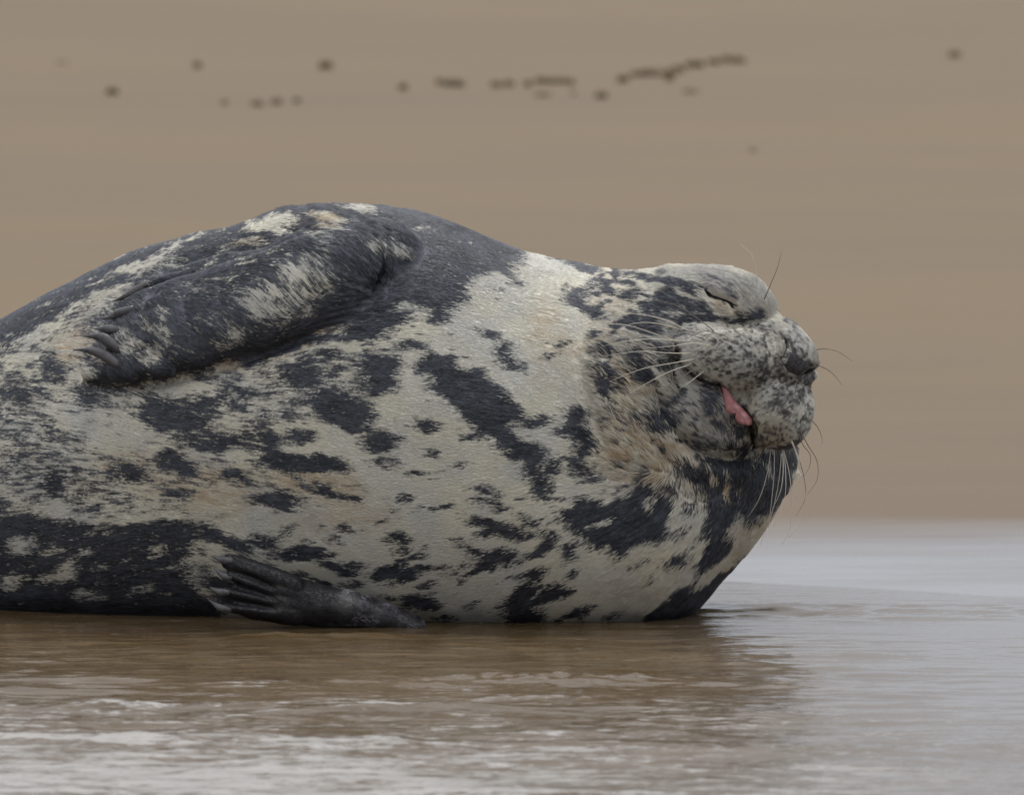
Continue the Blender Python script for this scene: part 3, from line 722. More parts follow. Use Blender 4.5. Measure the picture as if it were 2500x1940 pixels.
for a in [(1700,672,90,18,2,.75),(1790,700,95,34,26,.8),(1850,745,60,34,40,.7),(1870,770,40,14,40,.6),(1790,880,150,90,10,.22),(1910,980,90,120,0,.35),(1080,640,230,110,18,.42),(880,620,120,90,20,.4),(1720,1010,90,80,0,.6),(1650,740,80,60,10,.4),
          (340,590,280,40,-28,.35),(1900,830,70,40,30,.5),(1560,790,90,80,0,.3),(400,780,200,120,0,.4),(950,510,200,20,10,.3)]:
    E_(*a[:5], a[5], GRY, .5)
def bil(A, u, v):
    x = np.clip((u - RU0) / RS, 0, A.shape[1] - 1.01); y = np.clip((v - RV0) / RS, 0, A.shape[0] - 1.01)
    i, j = y.astype(int), x.astype(int); fy, fx = y - i, x - j
    return A[i, j] * (1 - fy) * (1 - fx) + A[i, j + 1] * (1 - fy) * fx + A[i + 1, j] * fy * (1 - fx) + A[i + 1, j + 1] * fy * fx

# fur lay: (u, v, angle of the lay; positive runs down to the right)
LAY = np.array([(116,760,-22),(300,640,-28),(500,580,-18),(150,900,8),(200,1050,10),(120,1200,-5),(250,1350,-15),(450,1000,6),(450,1150,8),(450,1300,-5),(640,930,-4),(700,1050,8),(700,1200,8),(700,1330,-12),(800,900,2),
 (560,640,-12),(430,700,25),(350,780,42),(300,860,38),(450,850,25),(560,800,35),(680,720,50),(760,680,55),(620,620,-5),(800,560,10),(880,540,20),(930,600,50),(900,660,60),(860,720,10),(840,790,-15),(730,830,-22),
 (1000,540,14),(1100,590,20),(1050,680,8),(950,760,-4),(1000,850,4),(950,960,4),(950,1100,2),(950,1250,-4),(950,1400,-20),(1100,480,-20),(1200,650,12),(1300,650,12),(1250,760,6),(1200,880,6),(1200,1000,6),(1180,1130,0),(1180,1250,-6),
 (1180,1400,-22),(1180,1490,-25),(1330,800,4),(1350,950,6),(1340,1080,0),(1350,1200,-14),(1350,1330,-28),(1350,1450,-32),(1430,680,10),(1450,800,6),(1440,900,14),(1460,1000,26),(1500,1080,34),(1450,1180,-12),(1500,1280,-28),(1500,1420,-38),
 (1550,700,8),(1560,800,8),(1560,900,18),(1560,1000,34),(1600,1100,44),(1600,1200,-45),(1640,1300,-42),(1600,1420,-42),(1650,700,16),(1660,770,14),(1640,860,10),(1650,960,24),(1700,1000,42),(1700,1090,50),(1700,1180,70),(1720,1300,-48),(1750,1380,-48),
 (1740,690,22),(1800,700,40),(1860,740,48),(1780,765,12),(1850,785,4),(1720,840,-8),(1780,870,10),(1800,930,-25),(1850,870,10),(1880,820,25),(1850,960,-30),(1900,1000,-35),(1900,1060,-60),(1960,850,50),(1960,960,-60),(1950,1040,-60),
 (1780,1040,60),(1800,1160,80),(1860,1180,-80),(1820,1260,-60),(700,1440,25),(850,1470,22),(620,1400,30)], float)
lg_u = np.arange(-400, 2160, 20.); lg_v = np.arange(430, 1650, 20.)
LU, LV = np.meshgrid(lg_u, lg_v)
d2 = (LU[..., None] - LAY[:, 0]) ** 2 + (LV[..., None] - LAY[:, 1]) ** 2
wgt = 1 / (d2 + 600) ** 1.6
ang2 = np.radians(LAY[:, 2]) * 2
LC = (wgt * np.cos(ang2)).sum(-1) / wgt.sum(-1); LSn = (wgt * np.sin(ang2)).sum(-1) / wgt.sum(-1)
def lay(u, v):
    x = np.clip((u + 400) / 20, 0, LC.shape[1] - 1.01); y = np.clip((v - 430) / 20, 0, LC.shape[0] - 1.01)
    i, j = y.astype(int), x.astype(int); fy, fx = y - i, x - j
    g = lambda A: A[i, j] * (1 - fy) * (1 - fx) + A[i, j + 1] * (1 - fy) * fx + A[i + 1, j] * fy * (1 - fx) + A[i + 1, j + 1] * fy * fx
    return .5 * np.arctan2(g(LSn), g(LC))

def is_muzzle(u, v):
    return sstep(1.15, .9, np.minimum(np.hypot((u - 1790) / 135, (v - 872) / 80), np.hypot((u - 1910) / 95, (v - 960) / 140)))
def coat(u, v, pos, r1, r2, r3):
    """albedo of the coat; r1..r3 random numbers per hair (or noise for the skin)"""
    a = lay(u, v); ca, sa = np.cos(a), np.sin(a)
    wu = u + 9 * noise(u / 38, v / 26, 1) + 5 * noise(u / 15, v / 12, 4)
    wv = v + 7 * noise(u / 34, v / 24, 7) + 4 * noise(u / 14, v / 11, 9)
    L = r1 * 19 * (1 - .7 * is_muzzle(u, v))
    f = bil(FLD, wu + ca * L, wv + sa * L)
    n = 0
    for k in (-16, -5.3, 5.3, 16):
        n = n + noise((u + ca * k) / 4.6, (v + sa * k) / 4.0, 2.5)
    n = n / 4 * 1.9 
    n2 = noise((u) / 13, (v) / 9, 5.5) * .5 + noise(u / 27, v / 20, 3.5) * .5
    mz = is_muzzle(u, v)
    n3 = noise(u / 5.2, v / 5.2, 8.8) * .8 + noise(u / 12, v / 10, 3.8) * .35
    am = .25 + .75 * sstep(.02, .3, f)
    hd = sstep(1420, 1480, u) * sstep(1180, 1120, v)
    f = np.where(f > .6, f - .06, f)
    lfz = sstep(980, 700, u) * sstep(1500, 1380, v)
    am = am * (1 + .22 * hd + .40 * lfz)
    n4 = noise((u * .94 + v * .34) / 17, (v * .94 - u * .34) / 9, 12.5) * .6 + noise(u / 8.5, v / 6, 13.5) * .5
    f = f + .20 * n4 * sstep(.03, .25, f) * (1 + .3 * lfz)
    f = f + .55 * sstep(.50, .78, noise((u + .3 * v) / 19, v / 9.5, 21.5)) * sstep(.4, .12, f) * sstep(-.1, .35, noise(u / 110, v / 90, 23.5)) * (1 - mz) * sstep(1480, 1380, u)
    hs_ = sstep(1425, 1475, u) * (1 - mz) * sstep(1270, 1190, v) * sstep(1940, 1860, u) * (1 - sstep(1600, 1680, u) * sstep(780, 740, v))
    f = f + hs_ * (.60 * sstep(.12, .48, noise((u + .25 * v) / 17, (v - .2 * u) / 11.5, 31.5)) - .10)
    x = f + (1 - mz) * am * (.30 * n + .20 * n2) + mz * (.38 * n3 + .12 * n2 + .1 * n) + .10 * r2 * am
    wd = .14 + .07 * mz
    m = sstep(.5 - wd, .5 + wd, x)
    t = bil(TAN, wu, wv); t = np.clip(t * (.75 + .6 * noise(u / 22, v / 8, 6) + .25 * n), 0, 1)
    cream = np.array([.66, .62, .50]); grey = np.array([.56, .55, .50]); tanc = np.array([.47, .345, .205])
    g = np.clip(.35 + .6 * noise(u / 70, v / 50, 11), 0, 1)[:, None]
    light = cream * (1 - g) + grey * g
    light = light * (1 - t[:, None]) + tanc * t[:, None]
    light = light * (1 + .06 * r3)[:, None] * (1 - .28 * np.clip(n2 * .8 + .2 * n, 0, 1) * (f > .12))[:, None]
    dk = np.array([.024, .026, .032]); dk2 = np.array([.100, .106, .126])  # second tone: lighter hairs, with a bluish sheen painted into the dark fur
    q = np.clip(.30 + .45 * n2 + .35 * r3 + .6 * n, 0, 1)[:, None]
    dark = dk * (1 - q) + dk2 * q
    gy = np.clip(bil(GRY, wu, wv), 0, 1)[:, None]
    dark = dark * (1 + .55 * gy)
    dark = dark * (1 + mz[:, None] * np.array([.30, .12, -.12]))
    light = light * (1 - gy) + np.array([.36, .35, .325]) * (1 + .35 * n2 + .15 * r3)[:, None] * gy
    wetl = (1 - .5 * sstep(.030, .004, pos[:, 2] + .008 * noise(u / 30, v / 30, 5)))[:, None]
    return np.clip((light * (1 - m[:, None]) + dark * m[:, None]) * wetl, .01, .8)

# skin colour of the lower flipper: bare, blackish
LOWFL = [(1000, 1506), (930, 1478), (880, 1457), (780, 1436), (700, 1408), (620, 1368), (560, 1350), (530, 1350), (505, 1360), (500, 1500), (620, 1560), (1000, 1560)]
def low_flip(pos, u, v):
    d, t, s = None, None, None
    P, hw, th_, n, k = CHAIN[7]
    dd = np.full(len(pos), 9.)
    m = (u > 470) & (u < 1050) & (v > 1320)
    if m.any():
        best = np.full(m.sum(), 9.)
        for c in CHAIN[7:]:
            best = np.minimum(best, d_chain(pos[m], *c[:4]))
        dd[m] = best
    return sstep(.006, .001, dd)
rn = np.random.default_rng(3)
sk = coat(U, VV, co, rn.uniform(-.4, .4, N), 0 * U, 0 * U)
lf = low_flip(co, U, VV)
lowcol = np.array([.017, .016, .018])[None] * (1 + 5.5 * np.clip(noise(U / 26, VV / 16, 1) * .8 + noise(U / 9, VV / 6, 2) * .3, 0, 1) * sstep(740, 860, U) * sstep(1500, 1450, VV - (U - 850) * .35) + .5 * noise(U / 12, VV / 9, 5))[:, None]
sk = sk * (1 - lf[:, None]) + lowcol * lf[:, None]
dm, _, _ = pdist(U, VV, smoothline(MOUTH)); de, _, _ = pdist(U, VV, smoothline(EYE))
dk_ = np.maximum(np.maximum(sstep(13, 6, dm), 1. * inside(U, VV, GAP)), sstep(7.5, 3.5, de))[:, None] * (front)[:, None]
sk = sk * (1 - dk_) + np.array([.012, .010, .010]) * dk_
ca_ = body_me.attributes.new('coat_colour', 'FLOAT_COLOR', 'POINT')
ca_.data.foreach_set('color', np.column_stack([sk, np.ones(N)]).astype(np.float32).ravel())
body_me.polygons.foreach_set('use_smooth', np.ones(len(body_me.polygons), bool))
body_me.materials.clear(); body_me.materials.append(M_skin)

root = bpy.data.objects.new('seal', None); COL.objects.link(root)
root.location = (0, 0, 0)
tag(root, 'grey spotted seal asleep on its side at the water edge, tongue tip showing', 'seal')
body = bpy.data.objects.new('body', body_me); COL.objects.link(body); body.parent = root

# surface lookup
tri_n = len(body_me.polygons)
LI = np.empty(len(body_me.loops), np.int32); body_me.loops.foreach_get('vertex_index', LI)
quads = LI.reshape(-1, 4) if len(LI) == tri_n * 4 else None
if quads is None:
    body_me.calc_loop_triangles(); tl = np.empty(len(body_me.loop_triangles) * 3, np.int32); body_me.loop_triangles.foreach_get('vertices', tl); tris = tl.reshape(-1, 3)
else:
    tris = np.concatenate([quads[:, [0, 1, 2]], quads[:, [0, 2, 3]]])
fsel = tris[(nrm[tris[:, 0], 1] < .25) & (co[tris[:, 0], 0] > -.75)]
bvh = BVHTree.FromPolygons([tuple(a) for a in co], [tuple(int(i) for i in t) for t in fsel])
CAMP = Vector(cam.location)
def hit(u, v):
    q = Vector(W(u, v, 0.0)); d = (q - CAMP).normalized()
    loc, n, i, dist = bvh.ray_cast(CAMP, d)
    if loc is None: return None, None
    if n.y > 0: n = -n
    return np.array(loc), np.array(n)
def surf(u, v, off=0.0):
    """surface point near (u, v), pushed out by off along the normal"""
    for k in range(12):
        uu = u + (1750 - u) * .03 * k; vv = v + (900 - v) * .03 * k
        l, n = hit(uu, vv)
        if l is not None: return l + n * off, n
    return np.array(W(u, v, -.15)), np.array([0, -1, 0.])

# ------------------------------------------------------------------ fur
A, B, C = co[tris[:, 0]], co[tris[:, 1]], co[tris[:, 2]]
cr_ = np.cross(B - A, C - A); area = np.linalg.norm(cr_, axis=1) / 2
fn = cr_ / (2 * area[:, None] + 1e-12)
ctr = (A + B + C) / 3
cu, cv = UV(ctr)
wgt = area.copy()
wgt *= np.where(fn[:, 1] < .15, 1.0, .28)
wgt *= (ctr[:, 2] > -.005) * (ctr[:, 0] > -1.05)
wgt *= np.where(ctr[:, 0] < -.76, .3, 1)
wgt *= 1 + 1.1 * sstep(1400, 1480, cu) + .8 * is_muzzle(cu, cv)
NH = 520000
idx = rng.choice(len(tris), NH, p=wgt / wgt.sum())
a, b = rng.random(NH), rng.random(NH); fl = a + b > 1; a[fl] = 1 - a[fl]; b[fl] = 1 - b[fl]
R0 = A[idx] + a[:, None] * (B[idx] - A[idx]) + b[:, None] * (C[idx] - A[idx])
ia, ib, ic = tris[idx, 0], tris[idx, 1], tris[idx, 2]
RN = nrm[ia] * (1 - a - b)[:, None] + nrm[ib] * a[:, None] + nrm[ic] * b[:, None]
RN /= np.linalg.norm(RN, axis=1)[:, None] + 1e-9
hu, hv = UV(R0)
lfh = low_flip(R0, hu, hv)
d1, _, _ = pdist(hu, hv, smoothline(MOUTH)); d2_, _, _ = pdist(hu, hv, smoothline(EYE))
NOSE = [(1915, 815), (1928, 828), (1944, 842), (1952, 860), (1955, 872), (1972, 880), (1988, 894), (1990, 904), (1972, 914), (1954, 920), (1935, 916), (1918, 905), (1912, 892), (1922, 876), (1928, 860), (1924, 838)]
keep = ~((d1 < 6) & (RN[:, 1] < 0)) & ~((d2_ < 6.5) & (RN[:, 1] < 0)) & ~(inside(hu, hv, NOSE) & (pdist(hu, hv, NOSE + [NOSE[0]])[0] > 6)) & ~(inside(hu, hv, GAP) & (RN[:, 1] < 0))
R0, RN, hu, hv = R0[keep], RN[keep], hu[keep], hv[keep]; NH = len(R0)
r1, r2, r3, r4 = [rng.uniform(-1, 1, NH) for _ in range(4)]
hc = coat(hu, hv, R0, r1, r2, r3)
def low_colour(u, v, r):
    mt = np.clip(noise(u / 34, v / 18, 1) * .9 + noise(u / 11, v / 7, 2) * .45 + .15 * r, 0, 1) * sstep(740, 860, u)
    return np.array([.017, .016, .018])[None] * (1 + 13 * mt + .5 * noise(u / 12, v / 9, 5) + .35 * r)[:, None]
lfh = lfh[keep]
hc = hc * (1 - lfh[:, None]) + low_colour(hu, hv, r3) * lfh[:, None]
clump = noise(hu / 16, hv / 10, 4.2)
ang = lay(hu, hv) * (1 - lfh) + lfh * .42 + .05 * clump + .07 * r4
head = sstep(1430, 1520, hu); muz = is_muzzle(hu, hv)
neckruff = sstep(1380, 1490, hu) * sstep(1680, 1600, hu) * sstep(800, 860, hv) * sstep(1220, 1120, hv)
top_fuzz = sstep(1610, 1650, hu) * sstep(.35, .8, RN[:, 2]) * sstep(1400, 1300, hv)
shoulder = sstep(700, 780, hu) * sstep(1010, 930, hu) * sstep(860, 800, hv)
ang = ang + (.16 * r4 + .32 * clump) * (neckruff + .5 * muz + .3 * head)
Ln = (.0092 + .003 * r2) * (1 + .25 * head + .5 * neckruff + .35 * shoulder) * (1 - .55 * muz) * (1 - .5 * lfh)
D = np.stack([-np.cos(ang), 0 * ang, np.sin(ang)], 1)
D -= (D * RN).sum(1)[:, None] * RN
D /= np.linalg.norm(D, axis=1)[:, None] + 1e-9
lift = (.022 + .018 * r4 + .01 * np.clip(clump, 0, 1)) * (1 + 2.5 * neckruff + 1.2 * shoulder + 1.6 * head + 0.0 * top_fuzz + 1.5 * muz)
lock = streak(hu, hv, lay(hu, hv), 9., 9., 6.6) 
lk = lock * (.0034 * neckruff + .0013 * shoulder + .0008 * head * (1 - muz) + .0001)
R0 = R0 + RN * lk[:, None]
P0 = R0 - RN * .0006
lift = lift + .20 * top_fuzz * (1 + .5 * r1)
P1 = R0 + D * (Ln * .5)[:, None] + RN * (Ln * lift * .9 + .0005)[:, None]
P2 = R0 + D * Ln[:, None] + RN * (Ln * lift * 1.05 + .0003)[:, None]
hcurves = bpy.data.hair_curves.new('fur')
hcurves.add_curves([3] * NH)
pos = np.stack([P0, P1, P2], 1).astype(np.float32)
hcurves.attributes['position'].data.foreach_set('vector', pos.ravel())
wid = (.00034 + .00012 * r3) * (1 + .25 * neckruff)
rad = np.stack([wid * .8, wid, wid * .12], 1).astype(np.float32)
ra = hcurves.attributes.get('radius') or hcurves.attributes.new('radius', 'FLOAT', 'POINT')
ra.data.foreach_set('value', rad.ravel())
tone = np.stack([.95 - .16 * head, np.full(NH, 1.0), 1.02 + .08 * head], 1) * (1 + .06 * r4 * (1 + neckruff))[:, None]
tone[:, 0] *= 1 - .65 * neckruff; tone[:, 1] *= 1 - .15 * neckruff  # darker roots in the ruff also paint the shaded gaps between locks
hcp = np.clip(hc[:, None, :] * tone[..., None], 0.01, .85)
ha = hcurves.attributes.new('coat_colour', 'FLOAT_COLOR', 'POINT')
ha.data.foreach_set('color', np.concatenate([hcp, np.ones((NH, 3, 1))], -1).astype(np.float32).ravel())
hn = hcurves.attributes.new('lie_normal', 'FLOAT_VECTOR', 'POINT')
hn.data.foreach_set('vector', np.repeat(RN, 3, axis=0).astype(np.float32).ravel())
hcurves.materials.append(M_fur)
fur = bpy.data.objects.new('fur', hcurves); COL.objects.link(fur); fur.parent = root
fur['kind'] = 'stuff'

# ------------------------------------------------------------------ claws, tongue, nose, eye, whiskers
def tube(pts, rads, m, name, parent, flat=None, n=8):
    pts = [np.array(q, float) for q in pts]; vv = []
    for i, q in enumerate(pts):
        t = pts[min(i + 1, len(pts) - 1)] - pts[max(i - 1, 0)]; t /= np.linalg.norm(t) + 1e-12
        s = np.cross(t, (0, -1, .2)); s /= np.linalg.norm(s) + 1e-12; w_ = np.cross(s, t)
        ra_, rb_ = (rads[i], rads[i]) if flat is None else (rads[i], rads[i] * flat)
        vv.append([q + s * math.cos(a) * ra_ + w_ * math.sin(a) * rb_ for a in np.linspace(0, 2 * math.pi, n, endpoint=False)])
    vv = np.array(vv); k = len(pts)
    f = [(i * n + j, i * n + (j + 1) % n, (i + 1) * n + (j + 1) % n, (i + 1) * n + j) for i in range(k - 1) for j in range(n)]
    f += [tuple(range(n))[::-1], tuple((k - 1) * n + j for j in range(n))]
    return mesh_obj(name, vv.reshape(-1, 3), f, m, parent)
def claw(b, t, wpx, bend, lift0, lift1):
    pts, rads = [], []
    for i in range(11):
        s = i / 10
        e = -.32 + 1.32 * s
        u = b[0] + (t[0] - b[0]) * e; v = b[1] + (t[1] - b[1]) * e
        nu, nv = -(t[1] - b[1]), (t[0] - b[0]); l = math.hypot(nu, nv)
        u -= nu / l * bend * math.sin(math.pi * s) ; v -= nv / l * bend * math.sin(math.pi * s)
        p_, n_ = surf(u, v, lift0 + (lift1 - lift0) * s)
        if i and abs(p_[1] - pts[-1][1]) > .006: p_ = np.array(W(u, v, pts[-1][1] + .002))
        pts.append(p_)
        rads.append(wpx * PX * (.70 + .38 * math.sin(math.pi * min(1, s * 1.15))) * (1 - s ** 2.4) + .0005)
    a = np.array(pts); 
    a[1:-1] = (a[:-2] + a[1:-1] * 2 + a[2:]) / 4
    tube(a, rads, M_claw, 'claw', root, .75, 12)
for (b, t, wpx, bend) in CLAW_UP: claw(b, t, wpx, bend, -.004, .011)
for (b, t, wpx, bend) in CLAW_LO: claw(b, t, wpx * .85, bend, -.002, .003)

def patch(name, poly, m, off, dome, nu=40, edge=10, parent=root, rowmul=1.0):
    """skin patch grown on the body surface inside an outline"""
    us = [p[0] for p in poly]; vs_ = [p[1] for p in poly]
    st = (max(us) - min(us)) / nu
    gx = np.arange(min(us), max(us) + st, st); gy = np.arange(min(vs_), max(vs_) + st, st)
    Gx, Gy = np.meshgrid(gx, gy)
    ins = inside(Gx.ravel(), Gy.ravel(), poly).reshape(Gx.shape)
    d, _, _ = pdist(Gx.ravel(), Gy.ravel(), list(poly) + [poly[0]]); d = d.reshape(Gx.shape)
    ids, vv, ff = {}, [], []
    for i in range(len(gy)):
        for j in range(len(gx)):
            if ins[i, j] or d[i, j] < st * .75:
                e = min(1, d[i, j] / edge) if ins[i, j] else 0
                p_, n_ = surf(Gx[i, j], Gy[i, j], 0)
                vv.append(p_ + np.array([0, -1, 0]) * (off + dome * math.sqrt(max(0, 1 - (1 - e) ** 2))))
                ids[i, j] = len(vv) - 1
    for i in range(len(gy) - 1):
        for j in range(len(gx) - 1):
            k = [(i, j), (i, j + 1), (i + 1, j + 1), (i + 1, j)]
            if all(q in ids for q in k): ff.append([ids[q] for q in k])
    return vv, ff, ids
vv, ff, _ = patch('nose', NOSE, M_nose, -.0008, .0018, 44, 16)
mesh_obj('nose', vv, ff, M_nose, root)
for sl in ([(1915, 812), (1921, 828), (1922, 845), (1917, 862), (1909, 876), (1899, 886)], [(1992, 896), (1982, 903), (1970, 911), (1958, 919)]):
    q = smoothline(sl, 14); pts = [surf(u, v, -.0002)[0] for u, v in q]
    tube(pts, [.0027 * math.sin(math.pi * (i / 13 * .9 + .05)) + .0004 for i in range(14)], M_dark, 'nostril', root, .6, 8)  # dark tubes stand in for the shade inside the slits
# tongue: a thick lobed slip of flesh between the lips
TONG = [(1761, 941), (1776, 948), (1790, 971), (1812, 995), (1830, 1015), (1838, 1026), (1836, 1036), (1819, 1038), (1804, 1033), (1795, 1024), (1794, 1009), (1786, 1011), (1773, 1004), (1769, 985), (1765, 962)]
TS = smoothline(TONG + [TONG[0]], 60)[:-1]
cu_, cv_ = np.mean([p[0] for p in TS]), np.mean([p[1] for p in TS])
yb = min(surf(1800, 960)[0][1], surf(1755, 1000)[0][1])
tv, tfc = [], []
ringsT = [(1.0, .010), (1.0, .003), (.97, -.001), (.9, -.004), (.7, -.0062), (.45, -.0072), (.2, -.0076)]
n = len(TS)
axis_pts = smoothline([(1768, 950), (1780, 980), (1803, 1010), (1822, 1030)], 30)
for s, dy in ringsT:
    for j, (u, v) in enumerate(TS):
        k = min(axis_pts, key=lambda q: (q[0] - u) ** 2 + (q[1] - v) ** 2)
        uu, v2 = k[0] + (u - k[0]) * s, k[1] + (v - k[1]) * s
        tv.append(W(uu, v2, yb + .003 + dy + .0012 * math.sin(u * .35)))
m_ = len(ringsT)
for i in range(m_ - 1):
    for j in range(n): tfc.append((i * n + j, i * n + (j + 1) % n, (i + 1) * n + (j + 1) % n, (i + 1) * n + j))
tfc.append(tuple((m_ - 1) * n + j for j in range(n)))
mesh_obj('tongue', tv, tfc, M_tongue, root)
# closed eye: the dark wet line between the lids
el = smoothline(EYE, 16); pts, rads = [], []
for i, (u, v) in enumerate(el):
    s = i / 15; p_, n_ = surf(u, v, .0008); pts.append(p_); rads.append((.0056 * math.sin(math.pi * (s * .92 + .04)) ** .8 + .0004))
tube(pts, rads, M_dark, 'eye', root, .5, 8)

WH = [  # control points u,v and how far the tip stands off the body, pale or brown
 ([(1848, 702), (1846, 660), (1835, 622), (1809, 597)], .00, 0), ([(1865, 733), (1883, 690), (1899, 650), (1908, 612)], .00, 1), ([(1832, 694), (1822, 674), (1810, 660)], 0, 0), ([(1877, 732), (1886, 712), (1890, 698)], 0, 0),
 ([(1988, 854), (2015, 851), (2045, 858), (2080, 881)], .0, 1), ([(1998, 891), (2025, 905), (2045, 925), (2055, 940)], .0, 1),
 ([(1978, 1022), (1996, 1042), (2006, 1066), (2008, 1082)], .0, 1), ([(1953, 1050), (1970, 1082), (1996, 1130), (1995, 1170), (1970, 1208)], 0, 1),
 ([(1950, 1055), (1960, 1085), (1978, 1110), (1976, 1140), (1962, 1162)], 0, 1), ([(1934, 1072), (1945, 1105), (1962, 1160), (1966, 1215), (1943, 1260)], 0, 1),
 ([(1932, 1072), (1945, 1110), (1966, 1200), (1960, 1270), (1926, 1311)], 0, 0), ([(1930, 1074), (1950, 1120), (1952, 1170), (1944, 1218)], 0, 0),
 ([(1912, 1094), (1926, 1150), (1932, 1250), (1925, 1300), (1908, 1330)], .01, 0), ([(1912, 1094), (1918, 1150), (1915, 1220), (1888, 1285)], .02, 0),
 ([(1910, 1094), (1912, 1150), (1905, 1200), (1884, 1244)], .03, 0), ([(1908, 1096), (1903, 1160), (1888, 1240), (1856, 1330)], .04, 0),
 ([(1890, 1096), (1890, 1150), (1884, 1220), (1876, 1290)], .04, 0), ([(1882, 1096), (1872, 1160), (1852, 1220), (1822, 1268)], .04, 0), ([(1868, 1090), (1856, 1120), (1842, 1148)], .03, 1),
 ([(1690, 812), (1640, 788), (1570, 768), (1500, 766), (1424, 786)], .03, 0), ([(1660, 805), (1620, 793), (1560, 788), (1530, 795), (1512, 808)], .03, 0), ([(1654, 834), (1590, 812), (1520, 792), (1450, 796), (1386, 810)], .03, 0),
 ([(1748, 812), (1700, 775), (1640, 742), (1590, 732), (1540, 740)], .03, 1), ([(1780, 800), (1764, 780), (1747, 765)], .01, 1), ([(1670, 833), (1600, 828), (1530, 832), (1470, 845)], .03, 0),
 ([(1690, 863), (1640, 862), (1560, 858), (1480, 868)], .03, 0), ([(1700, 876), (1650, 885), (1570, 900), (1490, 930)], .03, 0), ([(1690, 888), (1640, 905), (1580, 935), (1530, 965)], .03, 0),
 ([(1730, 888), (1690, 905), (1640, 935), (1610, 955)], .03, 1), ([(1720, 905), (1680, 935), (1655, 952)], .025, 0), ([(1770, 822), (1720, 808), (1680, 825), (1660, 834)], .012, 1), ([(1740, 845), (1700, 838), (1640, 845), (1580, 850)], .03, 0),
 ([(1725, 830), (1650, 805), (1600, 795), (1560, 808)], .03, 1)]
def whisker(ctrl, stand, brown):
    ln = smoothline(ctrl, 18); p0, n0 = surf(ln[0][0], ln[0][1], -.002)
    y0 = p0[1]; pts, rads = [p0], [.0011]
    for i, (u, v) in enumerate(ln[1:], 1):
        s = i / 17
        yy = y0 - .003 - stand * math.sin(s * 1.7) - .004 * s
        l, nn = hit(u, v)
        if l is not None and l[1] - .003 < yy: yy = l[1] - .003
        pts.append(np.array(W(u, v, yy))); rads.append(.00082 * (1 - .75 * s))
    a = np.array(pts); a[1:-1, 1] = (a[:-2, 1] + a[1:-1, 1] + a[2:, 1]) / 3
    tube(a, rads, M_whiskd if brown else M_whisk, 'whisker', root, None, 5)
for c_w in WH: whisker(*c_w)

# ------------------------------------------------------------------ weed scraps high on the beach
def ground_at(u, v):
    y = 15.0
    for _ in range(40):
        p_ = W(u, v, y)
        z = float(sand_z(np.array([p_[0]]), np.array([y]))[0])
        y += (float(p_[2]) - z) / .04
        y = min(max(y, 1.0), 60)
    p_ = W(u, v, y); return Vector((float(p_[0]), y, z))
def weed(seed, w, h):
    r = random.Random(seed); vv, ff = [], []
    for k in range(9):            # curled ribbon fronds of dried weed
        a = r.uniform(0, 6.28); c = Vector((r.uniform(-.5, .5) * w, r.uniform(-.5, .5) * w * .8, 0)); L = r.uniform(.4, .8) * w; n0 = len(vv)
        for i in range(6):
            s = i / 5; a2 = a + s * r.uniform(-1.5, 1.5)
            q = c + Vector((math.cos(a2) * L * (s - .5), math.sin(a2) * L * (s - .5), h * (.25 + .75 * math.sin(math.pi * s)) * r.uniform(.7, 1)))
            wd = w * .12 * (1 - abs(s - .5)); nn = Vector((-math.sin(a2), math.cos(a2), r.uniform(-.4, .4))) * wd
            vv += [q + nn, q - nn, q - nn * .6 - Vector((0, 0, h * .35)), q + nn * .6 - Vector((0, 0, h * .35))]
        for i in range(5):
            for j in range(4):
                ff.append((n0 + i * 4 + j, n0 + i * 4 + (j + 1) % 4, n0 + i * 4 + 4 + (j + 1) % 4, n0 + i * 4 + 4 + j))
        ff += [(n0 + 3, n0 + 2, n0 + 1, n0), (n0 + 20, n0 + 21, n0 + 22, n0 + 23)]
    return vv, ff
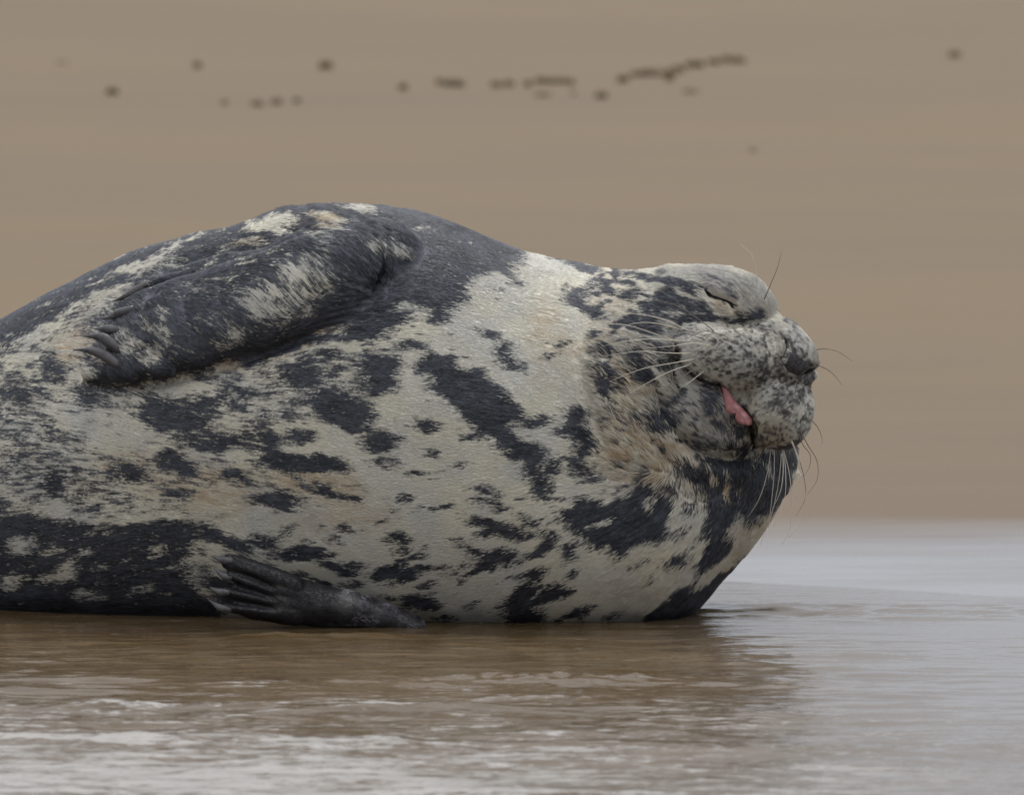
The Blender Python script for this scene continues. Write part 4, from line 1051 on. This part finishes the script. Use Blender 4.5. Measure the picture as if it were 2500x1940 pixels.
WEEDS = [
 (1108, 211, 46, 16, 'dark weed scrap at the left end of the drift line behind the shoulder'),
 (1072, 207, 18, 10, 'small weed bit touching the left end of the drift line'),
 (1212, 214, 20, 12, 'weed bit at the left of the middle stretch of the drift line'),
 (1240, 212, 22, 12, 'second weed bit from the left in the middle stretch of the drift line'),
 (1290, 212, 16, 10, 'short weed bit between the two left and two wide scraps of the middle stretch'),
 (1325, 204, 22, 14, 'weed scrap just above the round clump below the drift line'),
 (1357, 204, 34, 16, 'widest weed scrap in the middle stretch of the drift line'),
 (1395, 208, 14, 10, 'small weed bit ending the middle stretch of the drift line on its right'),
 (1325, 246, 26, 20, 'round dark weed clump lying just below the middle of the drift line'),
 (1472, 240, 24, 14, 'faint weed scrap below the gap before the right stretch of the drift line'),
 (1400, 242, 14, 10, 'tiny weed bit right of the round clump below the drift line'),
 (1520, 200, 18, 14, 'weed bit at the left, lower end of the rising right stretch of the drift line'),
 (1560, 186, 24, 16, 'second weed scrap from the left in the rising right stretch of the drift line'),
 (1612, 183, 62, 18, 'widest brown weed patch in the drift line above the seal neck'),
 (1630, 196, 20, 16, 'weed bit hanging below the widest patch of the drift line'),
 (1655, 176, 20, 14, 'weed bit touching the right end of the widest drift line patch'),
 (1700, 166, 34, 18, 'weed scrap third from the right end of the drift line'),
 (1742, 158, 24, 14, 'weed bit next to the tuft at the right end of the drift line'),
 (1790, 152, 46, 16, 'dark weed tuft at the right end of the drift line'),
 (1688, 234, 26, 16, 'single weed scrap below the right stretch of the drift line'),
 (680, 258, 24, 16, 'darkest weed clump of the faint row above the raised flipper'),
 (625, 262, 22, 12, 'weed scrap just left of the darkest clump above the raised flipper'),
 (550, 260, 12, 10, 'tiny weed bit at the left end of the faint row above the flipper'),
 (725, 255, 14, 10, 'tiny weed bit at the right end of the faint row above the flipper'),
 (795, 168, 30, 18, 'pale brown weed scrap alone at top centre left of the far sand'),
 (1838, 384, 16, 12, 'lone small brown speck on bare sand behind the seal head'),
 (150, 165, 22, 14, 'leftmost weed scrap near the top edge of the far sand'),
 (270, 230, 26, 14, 'lone weed scrap at far left, lower than its neighbours on the sand'),
 (985, 220, 16, 12, 'lone weed bit a little left of the drift line'),
 (2330, 140, 22, 12, 'lone weed scrap in the top right corner of the sand'),
 (480, 165, 14, 10, 'small weed bit near the top edge between two larger lone scraps')]
for i, (u, v, w, h, lab) in enumerate(WEEDS):
    g = ground_at(u, v); sc = (g.y + CAM_D) / FPX
    vv, ff = weed(i, w * sc * 1.15, max(.02, h * sc * 1.1))
    o = mesh_obj('weed_scrap', vv, ff, M_weed, None, False)
    o.location = g; 
    tag(o, lab or 'small dark scrap of dried weed out of focus on the far sand', 'seaweed', 'weed scraps scattered along the far drift line')
